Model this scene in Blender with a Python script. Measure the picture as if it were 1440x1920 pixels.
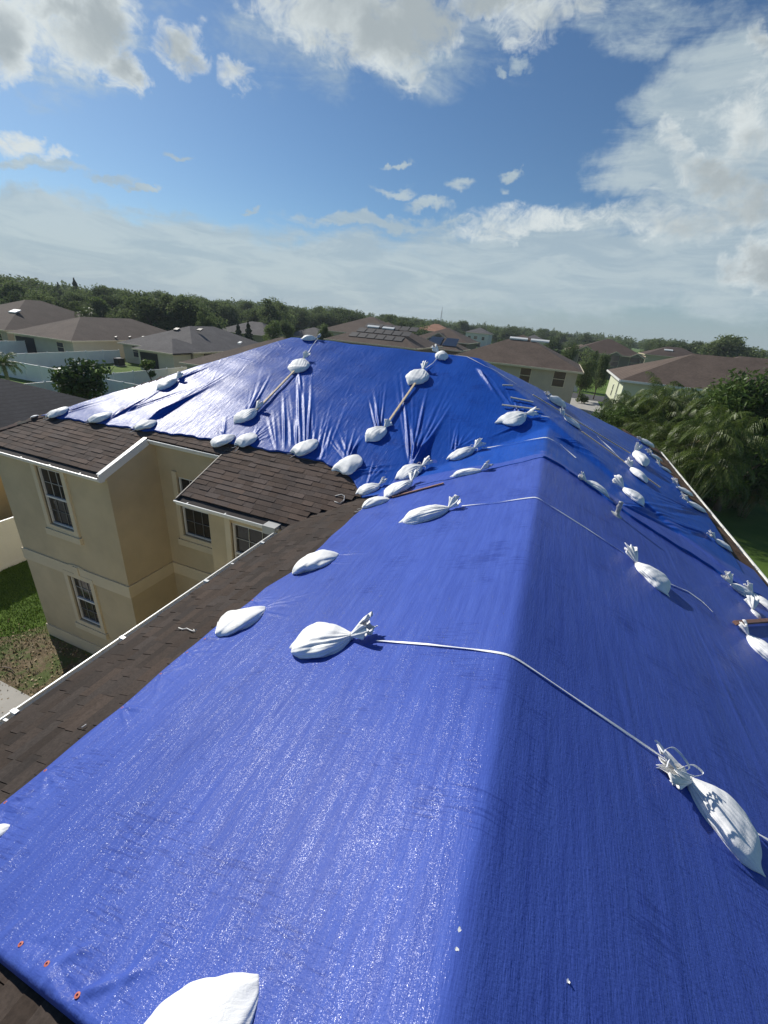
import bpy, math, random
import numpy as np
from mathutils import Vector, Matrix
from math import radians, sin, cos, pi
for o in list(bpy.data.objects): bpy.data.objects.remove(o)
SC = bpy.context.scene
COL = SC.collection
rng = np.random.default_rng(7)
random.seed(5)
# ------------------------------------------------------------------ camera
HC = 9.4
FPX = 786.63
RC = np.array([[ 0.92632762, 0.36776056, 0.0816658 ],
               [ 0.22351576,-0.36203948,-0.90496858],
               [-0.30324551, 0.85655098,-0.41756745]])   # camera axes: right, down, forward
cam = bpy.data.cameras.new('camera'); camo = bpy.data.objects.new('camera', cam); COL.objects.link(camo)
cam.sensor_fit = 'VERTICAL'; cam.sensor_height = 36; cam.sensor_width = 27
cam.lens = 36*FPX/1920; cam.clip_start = .05; cam.clip_end = 6000
M = Matrix.Identity(4)
for i in range(3):
    M[i][0] = RC[0][i]; M[i][1] = -RC[1][i]; M[i][2] = -RC[2][i]
M[0][3], M[1][3], M[2][3] = 0, 0, HC
camo.matrix_world = M
SC.camera = camo
SC.render.resolution_x = 768; SC.render.resolution_y = 1024
def ray(x, y): return RC.T @ np.array([(x-720)/FPX, (y-960)/FPX, 1.0])
def atz(x, y, z): d = ray(x, y); t = (z-HC)/d[2]; return d*t+[0, 0, HC]
def aty(x, y, Y): d = ray(x, y); return d*Y/d[1]+[0, 0, HC]
# ------------------------------------------------------------------ sun and sky
SUN_EL, SUN_AZ = radians(35), radians(-65)       # azimuth from +Y towards +X
SDIR = Vector((cos(SUN_EL)*sin(SUN_AZ), cos(SUN_EL)*cos(SUN_AZ), sin(SUN_EL)))
sl = bpy.data.lights.new('sun', 'SUN'); sl.energy = 5.0; sl.angle = radians(.55); sl.color = (1, .955, .88)
so = bpy.data.objects.new('sun', sl); COL.objects.link(so)
so.rotation_euler = SDIR.to_track_quat('Z', 'Y').to_euler()
SC.view_settings.view_transform = 'Standard'; SC.view_settings.look = 'None'
SC.view_settings.exposure = 0.0; SC.view_settings.gamma = 1
W = bpy.data.worlds.new('World'); SC.world = W; W.use_nodes = True
def build_world():
    nt = W.node_tree; N = nt.nodes; L = nt.links; N.clear()
    out = N.new('ShaderNodeOutputWorld'); bg = N.new('ShaderNodeBackground')
    sky = N.new('ShaderNodeTexSky'); sky.sky_type = 'NISHITA'; sky.sun_disc = False
    sky.sun_elevation = SUN_EL; sky.sun_rotation = SUN_AZ; sky.altitude = 0
    sky.air_density = 1.0; sky.dust_density = 0.35; sky.ozone_density = 2.6
    tc = N.new('ShaderNodeTexCoord')
    def mth(op, a, b=None, c=None, clamp=False):
        n = N.new('ShaderNodeMath'); n.operation = op; n.use_clamp = clamp
        for i, v in enumerate((a, b, c)):
            if v is None: continue
            if isinstance(v, (int, float)): n.inputs[i].default_value = v
            else: L.new(v, n.inputs[i])
        return n.outputs[0]
    D = tc.outputs['Generated']
    nrm = N.new('ShaderNodeVectorMath'); nrm.operation = 'NORMALIZE'; L.new(D, nrm.inputs[0]); D = nrm.outputs[0]
    # domain warp for ragged borders
    def noise(scale, detail, rough, dist=0., st=(1, 1, 1), off=(0, 0, 0), lac=2.0):
        mp = N.new('ShaderNodeMapping'); mp.inputs['Scale'].default_value = st; mp.inputs['Location'].default_value = off
        L.new(D, mp.inputs[0])
        n = N.new('ShaderNodeTexNoise'); n.inputs['Scale'].default_value = scale; n.inputs['Detail'].default_value = detail
        n.inputs['Roughness'].default_value = rough; n.inputs['Distortion'].default_value = dist; n.inputs['Lacunarity'].default_value = lac
        L.new(mp.outputs[0], n.inputs[0]); return n
    wn = noise(11, 6, .6, .2, (1, 1, 1.2), (9.1, 4.2, 1.4)); w1 = N.new('ShaderNodeVectorMath'); w1.operation = 'SUBTRACT'; L.new(wn.outputs['Color'], w1.inputs[0]); w1.inputs[1].default_value = (.5, .5, .5)
    w2 = N.new('ShaderNodeVectorMath'); w2.operation = 'MULTIPLY_ADD'; L.new(w1.outputs[0], w2.inputs[0]); w2.inputs[1].default_value = (.13, .13, .09); L.new(D, w2.inputs[2]); DW = w2.outputs[0]
    def blob(px, py, rx, ry, rot=0, k=1.0):
        c = ray(px, py); c /= np.linalg.norm(c)
        r = math.radians(rot)
        a = ray(px+cos(r), py+sin(r)); a /= np.linalg.norm(a); a = a-c
        b = ray(px-sin(r), py+cos(r)); b /= np.linalg.norm(b); b = b-c
        # dual basis, so that dot products give pixel-like offsets in the tangent plane
        G = np.array([a, b]); P = np.linalg.pinv(G)      # 3x2
        o = []
        for col, rad in ((P[:, 0], rx), (P[:, 1], ry)):
            v = col/rad; off = -float(v @ c)
            n = N.new('ShaderNodeVectorMath'); n.operation = 'DOT_PRODUCT'; L.new(DW, n.inputs[0])
            n.inputs[1].default_value = tuple(v)
            s = mth('ADD', n.outputs['Value'], off); o.append(mth('MULTIPLY', s, s))
        r2 = mth('ADD', o[0], o[1])
        return mth('MULTIPLY', mth('SUBTRACT', 1.0, r2, clamp=False), k)
    def group(lst):
        m = None
        for b in lst:
            v = blob(*b)
            m = v if m is None else mth('MAXIMUM', m, v)
        return m
    dense = group([(175, 60, 110, 115, 20), (120, 20, 80, 60), (10, 95, 75, 95), (40, 20, 30, 40, 0, .35), (230, 130, 50, 55),
        (345, 88, 34, 50, -30, .55), (455, 145, 52, 24, 15, .5), (365, 60, 16, 30, -20, .4),
        (640, 10, 210, 95, 5), (700, 70, 110, 85, 10), (790, 40, 90, 90), (762, 140, 26, 48, 10, .6), (930, -10, 120, 50), (1010, 40, 100, 60, 0, .6), (1060, 0, 100, 60, 0, .5),
        (30, 268, 55, 24, 10, .6), (105, 288, 18, 12, 10, .4), (1260, 268, 55, 34, -5, .7), (1325, 330, 110, 60, 30, .8), (1400, 230, 70, 100, 10, .7), (1425, 75, 36, 40, 0, .7),
        (1250, 415, 130, 45, 10, .6), (1390, 390, 110, 50, 0, .7), (1430, 500, 75, 62, 0, .9), (1020, 408, 120, 22, 0, .45), (1180, 400, 100, 26, 0, .5), (940, 425, 110, 20, -6, .4)])
    wispy = group([(60, 305, 110, 14, 6, .8), (60, 380, 170, 42, 5, .9), (100, 450, 330, 80, 3, 1.3), (260, 500, 460, 105, 5, 1.4), (640, 520, 460, 95, 3, 1.1), (1000, 500, 460, 100, 0, 1.0), (1350, 470, 280, 150, 0, 1.1),
        (690, 412, 150, 15, 3, .8), (730, 360, 42, 9, 5, .6), (800, 385, 60, 13, 4, .7), (855, 345, 30, 12, 0, .5), (943, 325, 20, 14, 0, .8), (937, 357, 14, 7, 0, .5),
        (350, 293, 38, 8, 10, .7), (260, 350, 46, 8, 10, .8), (740, 308, 34, 8, 0, .7), (460, 388, 26, 5, 5, .6), (980, 128, 28, 18, 0, .5), (940, 148, 18, 10, 0, .5),
        (1270, 300, 185, 90, -8, 1.1), (1360, 230, 210, 160, -30, 1.1), (1150, 30, 180, 60, 0, .45), (150, 60, 160, 140, 0, .45), (700, 60, 300, 130, 0, .35), (200, 330, 60, 8, 8, .4),
        (840, 420, 60, 8, -8, .5), (1130, 420, 200, 40, 0, .7)])
    n1 = noise(7, 12, .60, .5, (1, 1, 1.6), (3.1, 1.2, .4)).outputs[0]
    n2 = noise(5, 8, .66, .6, (1, 1, 3.8), (.3, 5.2, 2.4)).outputs[0]
    n3 = noise(26, 10, .68, 1.1, (1, 1, 1.3), (7.3, .2, 1.4)).outputs[0]
    n4 = noise(4.5, 7, .6, .5, (1, 1, 1.6), (3.3, 1.0, .2)).outputs[0]
    def sstep(v, lo, hi):
        n = N.new('ShaderNodeMapRange'); n.interpolation_type = 'SMOOTHSTEP'
        n.inputs[1].default_value = lo; n.inputs[2].default_value = hi; L.new(v, n.inputs[0]); return n.outputs[0]
    dcl = mth('MAXIMUM', dense, -1.0)
    nn = mth('ADD', mth('MULTIPLY', mth('SUBTRACT', n1, .5), 2.6), mth('MULTIPLY', mth('SUBTRACT', n3, .5), 1.9))
    df = mth('ADD', dcl, nn)
    aD = mth('MULTIPLY', sstep(df, -.15, .95), .97)
    wcl = mth('MAXIMUM', wispy, -1.0)
    wf = mth('ADD', wcl, mth('MULTIPLY', mth('SUBTRACT', n2, .5), 1.7))
    wf = mth('ADD', wf, mth('MULTIPLY', mth('SUBTRACT', n3, .5), .5))
    aW = mth('MULTIPLY', sstep(wf, -.1, .75), .86)
    # brightness: thin rims bright, thick cores grey
    core = sstep(mth('ADD', dcl, mth('MULTIPLY', mth('SUBTRACT', n4, .5), 2.8)), .25, 1.05)
    def mixc(f, a, b):
        n = N.new('ShaderNodeMix'); n.data_type = 'RGBA'
        for s, v in ((0, f), (6, a), (7, b)):
            if isinstance(v, tuple): n.inputs[s].default_value = v+(1,)
            elif isinstance(v, float): n.inputs[s].default_value = v
            else: L.new(v, n.inputs[s])
        return n.outputs[2]
    # sky in display units
    sc = N.new('ShaderNodeVectorMath'); sc.operation = 'SCALE'; L.new(sky.outputs[0], sc.inputs[0]); sc.inputs['Scale'].default_value = SKY
    # damp the aureole: keep Nishita hue but compress very bright parts near the sun
    skyc = sc.outputs[0]
    gm = N.new('ShaderNodeMix'); gm.data_type = 'RGBA'; gm.blend_type = 'MULTIPLY'; gm.inputs[0].default_value = 1; L.new(skyc, gm.inputs[6]); gm.inputs[7].default_value = (.88, 1.12, 1.32, 1); skyc = gm.outputs[2]
    # pale band of moist air near the horizon
    sep = N.new('ShaderNodeSeparateXYZ'); L.new(D, sep.inputs[0])
    hz = N.new('ShaderNodeMapRange'); hz.interpolation_type = 'SMOOTHERSTEP'; L.new(sep.outputs[2], hz.inputs[0])
    hz.inputs[1].default_value = -.02; hz.inputs[2].default_value = .17; hz.inputs[3].default_value = .75; hz.inputs[4].default_value = 0
    c = mixc(hz.outputs[0], skyc, (.36, .455, .51))
    n5 = noise(6, 10, .68, .8, (1, 1, 5), (2.3, 7.2, 3.4)).outputs[0]
    c = mixc(aW, c, mixc(sstep(n5, .38, .62), (.40, .50, .565), (.51, .60, .635)))
    cc = mixc(core, (.70, .76, .77), (.40, .455, .48))
    c = mixc(aD, c, cc)
    L.new(c, bg.inputs[0]); bg.inputs[1].default_value = 1.0
    L.new(bg.outputs[0], out.inputs[0])
SKY = 0.062
build_world()
# ------------------------------------------------------------------ helpers
def tag(o, label=None, cat=None, group=None, kind=None):
    if label: o['label'] = label
    if cat: o['category'] = cat
    if group: o['group'] = group
    if kind: o['kind'] = kind
    return o
def empty(name, loc, label, cat, group=None, rz=0):
    o = bpy.data.objects.new(name, None); COL.objects.link(o); o.location = loc; o.rotation_euler = (0, 0, rz)
    o.empty_display_size = .2
    return tag(o, label, cat, group)
def mesh(name, V, F, mat, parent=None, smooth=False, uv=None, col=None, mats=None):
    me = bpy.data.meshes.new(name)
    V = np.asarray(V, dtype=np.float32).reshape(-1, 3)
    if isinstance(F, np.ndarray):
        nf, k = F.shape
        me.vertices.add(len(V)); me.vertices.foreach_set('co', V.ravel())
        me.loops.add(nf*k); me.loops.foreach_set('vertex_index', F.astype(np.int32).ravel())
        me.polygons.add(nf); me.polygons.foreach_set('loop_start', np.arange(0, nf*k, k, dtype=np.int32))
        me.polygons.foreach_set('loop_total', np.full(nf, k, dtype=np.int32))
        me.update(calc_edges=True)
    else:
        me.from_pydata([tuple(map(float, v)) for v in V], [], [tuple(f) for f in F]); me.update()
    if mat: me.materials.append(mat)
    if smooth: me.polygons.foreach_set('use_smooth', np.ones(len(me.polygons), dtype=bool))
    if col is not None:
        a = me.attributes.new('col', 'FLOAT_COLOR', 'FACE' if False else 'POINT')
        a.data.foreach_set('color', np.asarray(col, dtype=np.float32).ravel())
    o = bpy.data.objects.new(name, me); COL.objects.link(o)
    if parent:
        o.parent = parent
    return o
class MB:
    def __init__(s): s.V = []; s.F = []
    def add(s, V, F):
        b = len(s.V); s.V += [tuple(map(float, v)) for v in V]; s.F += [tuple(i+b for i in f) for f in F]; return s
    def box(s, a, b, rz=0, c=None):
        (x0, y0, z0), (x1, y1, z1) = a, b
        V = [(x0, y0, z0), (x1, y0, z0), (x1, y1, z0), (x0, y1, z0), (x0, y0, z1), (x1, y0, z1), (x1, y1, z1), (x0, y1, z1)]
        return s.add(V, [(0, 3, 2, 1), (4, 5, 6, 7), (0, 1, 5, 4), (1, 2, 6, 5), (2, 3, 7, 6), (3, 0, 4, 7)])
    def bar(s, p, q, w, t, up=(0, 0, 1)):
        p = np.array(p, float); q = np.array(q, float); d = q-p; L = np.linalg.norm(d); d /= L
        u = np.cross(d, up); u /= np.linalg.norm(u); n = np.cross(u, d)
        V = []
        for e in (p, q):
            for a, b in ((-1, -1), (1, -1), (1, 1), (-1, 1)): V.append(e+u*a*w/2+n*b*t/2)
        return s.add(V, [(0, 1, 2, 3), (7, 6, 5, 4), (0, 4, 5, 1), (1, 5, 6, 2), (2, 6, 7, 3), (3, 7, 4, 0)])
    def tube(s, pts, r, n=6, cap=True):
        pts = [np.array(p, float) for p in pts]; b = len(s.V); rs = r if hasattr(r, '__len__') else [r]*len(pts)
        up = np.array([0.13, .2, 1.0])
        for i, p in enumerate(pts):
            d = pts[min(i+1, len(pts)-1)]-pts[max(i-1, 0)]; d = d/(np.linalg.norm(d)+1e-9)
            u = np.cross(d, up); u /= (np.linalg.norm(u)+1e-9); v = np.cross(u, d)
            for j in range(n):
                a = 2*pi*j/n; s.V.append(tuple(p+(u*cos(a)+v*sin(a))*rs[i]))
        for i in range(len(pts)-1):
            for j in range(n):
                s.F.append((b+i*n+j, b+i*n+(j+1) % n, b+(i+1)*n+(j+1) % n, b+(i+1)*n+j))
        if cap:
            s.F.append(tuple(b+j for j in range(n))[::-1]); s.F.append(tuple(b+(len(pts)-1)*n+j for j in range(n)))
        return s
    def build(s, name, mat, parent=None, smooth=False, origin=None):
        V = np.array(s.V)
        return mesh(name, V, s.F, mat, parent, smooth)
def reorigin(o, p):
    """move the object's origin to p keeping the shape where it is"""
    p = Vector(p); o.data.transform(Matrix.Translation(-p)); o.location = p; return o
# ------------------------------------------------------------------ materials
def newmat(name):
    m = bpy.data.materials.new(name); m.use_nodes = True; nt = m.node_tree
    return m, nt, nt.nodes, nt.links, nt.nodes['Principled BSDF']
def rampn(N, L, src, stops):
    r = N.new('ShaderNodeValToRGB'); e = r.color_ramp.elements
    while len(e) < len(stops): e.new(.5)
    for i, (p, c) in enumerate(stops): e[i].position = p; e[i].color = tuple(c)+(1,) if len(c) == 3 else c
    L.new(src, r.inputs[0]); return r.outputs[0]
def noisen(N, L, scale, detail=4, rough=.5, st=None, src='Object', rot=None, dist=0):
    tc = N.new('ShaderNodeTexCoord'); n = N.new('ShaderNodeTexNoise')
    n.inputs['Scale'].default_value = scale; n.inputs['Detail'].default_value = detail; n.inputs['Roughness'].default_value = rough; n.inputs['Distortion'].default_value = dist
    mp = N.new('ShaderNodeMapping')
    if st: mp.inputs['Scale'].default_value = st
    if rot: mp.inputs['Rotation'].default_value = rot
    L.new(tc.outputs[src], mp.inputs[0]); L.new(mp.outputs[0], n.inputs[0]); return n.outputs[0]
def bumpn(N, L, h, strength, dist, prev=None):
    b = N.new('ShaderNodeBump'); b.inputs['Strength'].default_value = strength; b.inputs['Distance'].default_value = dist
    L.new(h, b.inputs['Height'])
    if prev: L.new(prev, b.inputs['Normal'])
    return b.outputs[0]
def simple(name, c, rough=.6, var=.12, scale=3, bump=0, bscale=60, metal=0, spec=.5, detail=5):
    m, nt, N, L, P = newmat(name)
    lo = tuple(max(0, v*(1-var)) for v in c); hi = tuple(v*(1+var) for v in c)
    L.new(rampn(N, L, noisen(N, L, scale, detail, .6), [(.3, lo), (.7, hi)]), P.inputs['Base Color'])
    P.inputs['Roughness'].default_value = rough; P.inputs['Metallic'].default_value = metal; P.inputs['Specular IOR Level'].default_value = spec
    if bump: L.new(bumpn(N, L, noisen(N, L, bscale, 3, .6), bump, .01), P.inputs['Normal'])
    return m
def attrmat(name, rough=.9, nscale=40, nvar=.35, bump=.4, bscale=300, bd=.003, big=1.2):
    """colour comes from the per-point 'col' attribute, broken up by grain"""
    m, nt, N, L, P = newmat(name)
    at = N.new('ShaderNodeAttribute'); at.attribute_name = 'col'
    r = rampn(N, L, noisen(N, L, nscale, 4, .7), [(.25, (1-nvar,)*3), (.75, (1+nvar,)*3)])
    mx = N.new('ShaderNodeMix'); mx.data_type = 'RGBA'; mx.blend_type = 'MULTIPLY'; mx.inputs[0].default_value = 1
    L.new(at.outputs[0], mx.inputs[6]); L.new(r, mx.inputs[7])
    r2 = rampn(N, L, noisen(N, L, big, 4, .6), [(.3, (.85,)*3), (.7, (1.15,)*3)])
    mx2 = N.new('ShaderNodeMix'); mx2.data_type = 'RGBA'; mx2.blend_type = 'MULTIPLY'; mx2.inputs[0].default_value = 1
    L.new(mx.outputs[2], mx2.inputs[6]); L.new(r2, mx2.inputs[7])
    L.new(mx2.outputs[2], P.inputs['Base Color']); P.inputs['Roughness'].default_value = rough; P.inputs['Specular IOR Level'].default_value = .18
    if bump: L.new(bumpn(N, L, noisen(N, L, bscale, 2, .6), bump, bd), P.inputs['Normal'])
    return m
def tarp_mat(name, c, rough, weave, streak, spec=.5, coat=0.0, glint=.8, gsc=300):
    m, nt, N, L, P = newmat(name)
    n = noisen(N, L, 1.1, 5, .6, (1.0, .35, 1))
    base = rampn(N, L, n, [(.3, tuple(v*.9 for v in c)), (.7, tuple(min(1, v*1.1) for v in c))])
    # faint rubbed streaks running with the ridge
    s1 = noisen(N, L, 9, 6, .7, (3.2, .22, 1))
    mx = N.new('ShaderNodeMix'); mx.data_type = 'RGBA'; mx.blend_type = 'MULTIPLY'; mx.inputs[0].default_value = 1
    L.new(base, mx.inputs[6]); L.new(rampn(N, L, s1, [(.35, (.87, .87, .90)), (.65, (1.12, 1.12, 1.06))]), mx.inputs[7])
    # scattered short creases across the streaks, their shade put into the colour
    s2 = noisen(N, L, 11, 3, .6, (.5, 8, 1)); s3 = noisen(N, L, 2.2, 3, .5)
    mm = N.new('ShaderNodeMath'); mm.operation = 'MULTIPLY'; L.new(s2, mm.inputs[0]); L.new(s3, mm.inputs[1])
    mx2 = N.new('ShaderNodeMix'); mx2.data_type = 'RGBA'; mx2.blend_type = 'MULTIPLY'; mx2.inputs[0].default_value = 1
    L.new(mx.outputs[2], mx2.inputs[6]); L.new(rampn(N, L, mm.outputs[0], [(.30, (1, 1, 1)), (.40, (.66, .68, .76))]), mx2.inputs[7])
    L.new(mx2.outputs[2], P.inputs['Base Color'])
    rr = N.new('ShaderNodeMapRange'); L.new(s1, rr.inputs[0]); rr.inputs[1].default_value = .3; rr.inputs[2].default_value = .7
    rr.inputs[3].default_value = rough-.08; rr.inputs[4].default_value = rough+.08; L.new(rr.outputs[0], P.inputs['Roughness'])
    P.inputs['Specular IOR Level'].default_value = spec
    P.inputs['Coat Weight'].default_value = coat; P.inputs['Coat Roughness'].default_value = .16
    # woven tapes as crossed fine grain, then long soft buckles
    g1 = noisen(N, L, 120, 2, .6, (1, .22, 1)); g2 = noisen(N, L, 120, 2, .6, (.22, 1, 1))
    ad = N.new('ShaderNodeMath'); ad.operation = 'ADD'; L.new(g1, ad.inputs[0]); L.new(g2, ad.inputs[1])
    b = bumpn(N, L, ad.outputs[0], weave, .002)
    b = bumpn(N, L, noisen(N, L, 16, 4, .65, (1.6, .5, 1)), streak*.6, .004, b)
    b = bumpn(N, L, noisen(N, L, 5, 4, .6, (2.6, .25, 1)), streak, .012, b)
    # tiny facets of the coating that glint in the sun, gathered in the rubbed streaks
    vo = N.new('ShaderNodeTexVoronoi'); vo.inputs['Scale'].default_value = gsc; tc = N.new('ShaderNodeTexCoord'); L.new(tc.outputs['Object'], vo.inputs['Vector'])
    v1 = N.new('ShaderNodeVectorMath'); v1.operation = 'SUBTRACT'; L.new(vo.outputs['Color'], v1.inputs[0]); v1.inputs[1].default_value = (.5, .5, .5)
    v2 = N.new('ShaderNodeVectorMath'); v2.operation = 'MULTIPLY_ADD'; L.new(v1.outputs[0], v2.inputs[0]); v2.inputs[1].default_value = (glint,)*3; L.new(b, v2.inputs[2])
    v3 = N.new('ShaderNodeVectorMath'); v3.operation = 'NORMALIZE'; L.new(v2.outputs[0], v3.inputs[0]); L.new(v3.outputs[0], P.inputs['Coat Normal'])
    cw = N.new('ShaderNodeMapRange'); L.new(noisen(N, L, 7, 6, .75, (3.0, .35, 1)), cw.inputs[0]); cw.inputs[1].default_value = .42; cw.inputs[2].default_value = .68; cw.inputs[3].default_value = coat*.08; cw.inputs[4].default_value = coat; L.new(cw.outputs[0], P.inputs['Coat Weight'])
    L.new(b, P.inputs['Normal'])
    return m
M_TNEAR = tarp_mat('woven_blue_tarpaulin', (.060, .104, .41), .42, .8, .38, .06, .30, .36)
M_TBACK = tarp_mat('glossy_blue_tarpaulin', (.012, .076, .39), .42, .35, .8, .10, .10, .5, 120)
M_SHIN = attrmat('asphalt_shingle')
M_SHIN_FAR = None
M_UNDER = simple('roof_felt', (.05, .042, .038), .95)
M_STUC = simple('tan_stucco', (.56, .465, .305), .95, .13, .9, .5, 60, detail=9, spec=.2)
M_TRIM = simple('cream_trim', (.66, .57, .40), .9, .05, 2, .2, 90)
M_WHITE = simple('white_painted_metal', (.78, .78, .74), .38, .05, 2, .05, 30)
M_GUT_IN = simple('gutter_inside', (.30, .30, .28), .6, .2, 6)
M_VINYL = simple('white_vinyl', (.84, .83, .78), .5, .05, .8)
M_BAG = None
M_WOOD = simple('raw_pine', (.78, .60, .38), .75, .18, 14, .1, 60)
M_REDWOOD = simple('weathered_red_board', (.27, .14, .10), .8, .2, 10, .1, 60)
M_STRAP = simple('white_strap', (.80, .81, .80), .45, .06, 8)
M_CORD = simple('white_cord', (.72, .70, .66), .7, .1, 20)
M_RED = simple('red_grommet', (.46, .10, .06), .6, .12, 10)
M_SASH = simple('white_sash', (.72, .72, .70), .5, .05, 3)
M_SASH2 = simple('dull_muntin', (.45, .45, .42), .6, .05, 3)
M_MUNT = simple('grey_muntin', (.20, .20, .19), .6, .05, 3)
def glass_mat():
    m, nt, N, L, P = newmat('dark_window_glass')
    P.inputs['Base Color'].default_value = (.02, .022, .024, 1); P.inputs['Roughness'].default_value = .06
    P.inputs['Specular IOR Level'].default_value = .6
    L.new(bumpn(N, L, noisen(N, L, 1.5, 2, .5), .08, .02), P.inputs['Normal']); return m
M_GLASS = glass_mat()
def bag_mat():
    m, nt, N, L, P = newmat('white_woven_sack')
    L.new(rampn(N, L, noisen(N, L, 9, 5, .65), [(.25, (.80, .80, .77)), (.6, (.90, .90, .88))]), P.inputs['Base Color'])
    P.inputs['Roughness'].default_value = .55; P.inputs['Specular IOR Level'].default_value = .35
    P.inputs['Subsurface Weight'].default_value = 0.0
    tc = N.new('ShaderNodeTexCoord'); w = []
    for ax in ('X', 'Y'):
        wv = N.new('ShaderNodeTexWave'); wv.bands_direction = ax; wv.inputs['Scale'].default_value = 70; wv.inputs['Distortion'].default_value = .5
        L.new(tc.outputs['Object'], wv.inputs[0]); w.append(wv.outputs['Fac'])
    mw = N.new('ShaderNodeMath'); mw.operation = 'MULTIPLY'; L.new(w[0], mw.inputs[0]); L.new(w[1], mw.inputs[1])
    b = bumpn(N, L, noisen(N, L, 190, 2, .6), .3, .002)
    b = bumpn(N, L, noisen(N, L, 14, 5, .6, (1, 2.2, 1), dist=.6), .3, .015, b)
    L.new(b, P.inputs['Normal']); return m
M_BAG = bag_mat()
# ------------------------------------------------------------------ the tarped house: geometry of its roof
S = 1.85
PT = .4126
XR, XL, XRR = .13, -3.92, 4.20          # near ridge, left gutter lip, right gutter lip
ZE, ZN = 5.87, 7.55                     # eaves, near ridge
Y0, YREC = 5.55, 6.88                   # front eave, recessed eave
YM, ZM = 12.2, 8.614                    # main ridge
XLE = -12.93; KL = .545                 # left eave and its steeper slope
YB = 17.4; KB = .527
YREAR = -5.0
def pF(x, y): return ZE+PT*(y-Y0)
def pR(x, y): return ZN-PT*(x-XR)
def pRm(x, y): return ZE+.442*(XRR-x)
def pNL(x, y): return ZN+PT*(x-XR)
def pL(x, y): return ZE+KL*(x-XLE)
def pB(x, y): return ZE+KB*(YB-y)
def smin(a, b, k): return .5*(a+b-np.sqrt((a-b)**2+k*k))
def smax(a, b, k): return .5*(a+b+np.sqrt((a-b)**2+k*k))
def roofz(x, y, k=.0):
    x = np.asarray(x, float); y = np.asarray(y, float)
    m = smin(smin(smin(pF(x, y), pB(x, y), k), pRm(x, y), k), pL(x, y), k)
    n = smin(pNL(x, y), pR(x, y), k)
    n = np.where(y < 9.75, n, -1e3)
    return smax(m, n, np.where(y < 9.7, k, 0))
def onplane(px, py, fn, off=0.):
    d = ray(px, py); z0 = fn(0, 0)+off; gx = fn(1, 0)-fn(0, 0); gy = fn(0, 1)-fn(0, 0)
    t = (z0-HC)/(d[2]-gx*d[0]-gy*d[1]); return d*t+[0, 0, HC]
KR = .035
def onroof(px, py, off=0.):
    """first hit of the sight line with the roof surface raised by off"""
    d = ray(px, py); t = np.linspace(.3, 26, 9000)
    P = d[None, :]*t[:, None]+np.array([0, 0, HC])
    f = P[:, 2]-roofz(P[:, 0], P[:, 1], KR)-off
    i = int(np.argmax(f < 0))
    if f[i] >= 0:      # misses by a hair: take the closest approach
        i = int(np.argmin(np.where(P[:, 1] < 14, np.abs(f), 9)))
        return P[i]
    w = f[i-1]/(f[i-1]-f[i]); return P[i-1]*(1-w)+P[i]*w
# ------------------------------------------------------------------ the ground
def ground_mat():
    m, nt, N, L, P = newmat('lawn')
    a = rampn(N, L, noisen(N, L, .35, 6, .65), [(.3, (.07, .13, .018)), (.55, (.115, .19, .028)), (.75, (.16, .21, .05))])
    b = rampn(N, L, noisen(N, L, 22, 5, .8), [(.25, (.55,)*3), (.75, (1.35,)*3)])
    mx = N.new('ShaderNodeMix'); mx.data_type = 'RGBA'; mx.blend_type = 'MULTIPLY'; mx.inputs[0].default_value = 1
    L.new(a, mx.inputs[6]); L.new(b, mx.inputs[7]); L.new(mx.outputs[2], P.inputs['Base Color'])
    P.inputs['Roughness'].default_value = .95; P.inputs['Specular IOR Level'].default_value = .2
    L.new(bumpn(N, L, noisen(N, L, 30, 4, .8), 1, .06), P.inputs['Normal']); return m
M_LAWN = ground_mat()
g = mesh('ground', [(-3500, -3500, 0), (3500, -3500, 0), (3500, 3500, 0), (-3500, 3500, 0)], [(0, 1, 2, 3)], M_LAWN); tag(g, kind='structure')
def sheet(name, poly, z, mat, kind='structure'):
    o = mesh(name, [(x, y, z) for x, y in poly], [tuple(range(len(poly)))], mat); tag(o, kind=kind); return o
M_CONC = simple('concrete', (.40, .38, .34), .9, .12, 1.5, .2, 40)
M_ASPH = simple('asphalt', (.07, .07, .07), .9, .15, 2, .2, 60)
def dirt_mat():
    m, nt, N, L, P = newmat('bare_dirt')
    a = rampn(N, L, noisen(N, L, 3, 7, .75), [(.3, (.09, .065, .035)), (.5, (.17, .125, .07)), (.7, (.28, .23, .14))])
    n2 = rampn(N, L, noisen(N, L, 26, 4, .8), [(.4, (.6,)*3), (.7, (1.5,)*3)])
    mx = N.new('ShaderNodeMix'); mx.data_type = 'RGBA'; mx.blend_type = 'MULTIPLY'; mx.inputs[0].default_value = 1
    L.new(a, mx.inputs[6]); L.new(n2, mx.inputs[7]); L.new(mx.outputs[2], P.inputs['Base Color'])
    P.inputs['Roughness'].default_value = 1
    gp = N.new('ShaderNodeMix'); gp.data_type = 'RGBA'; L.new(rampn(N, L, noisen(N, L, 1.6, 8, .75), [(.47, (0, 0, 0)), (.57, (1, 1, 1))]), gp.inputs[0]); L.new(mx.outputs[2], gp.inputs[6]); gp.inputs[7].default_value = (.085, .115, .03, 1); L.new(gp.outputs[2], P.inputs['Base Color'])
    L.new(bumpn(N, L, noisen(N, L, 22, 6, .8), 1, .02), P.inputs['Normal']); return m
def blobpoly(cx, cy, rx, ry, n=48, amp=.14, seed=1, x1=None):
    r = np.random.default_rng(seed); ph = r.uniform(0, 6, 5); out = []
    for i in range(n):
        a = 2*pi*i/n; k = 1+amp*sum(sin((j+2)*a+ph[j])/(j+1.5) for j in range(5))
        out.append((cx+rx*k*cos(a), cy+ry*k*sin(a)))
    return out
sheet('dirt_bed', blobpoly(-10.6, 5.0, 2.9, 1.35, seed=3), .006, dirt_mat())
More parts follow.
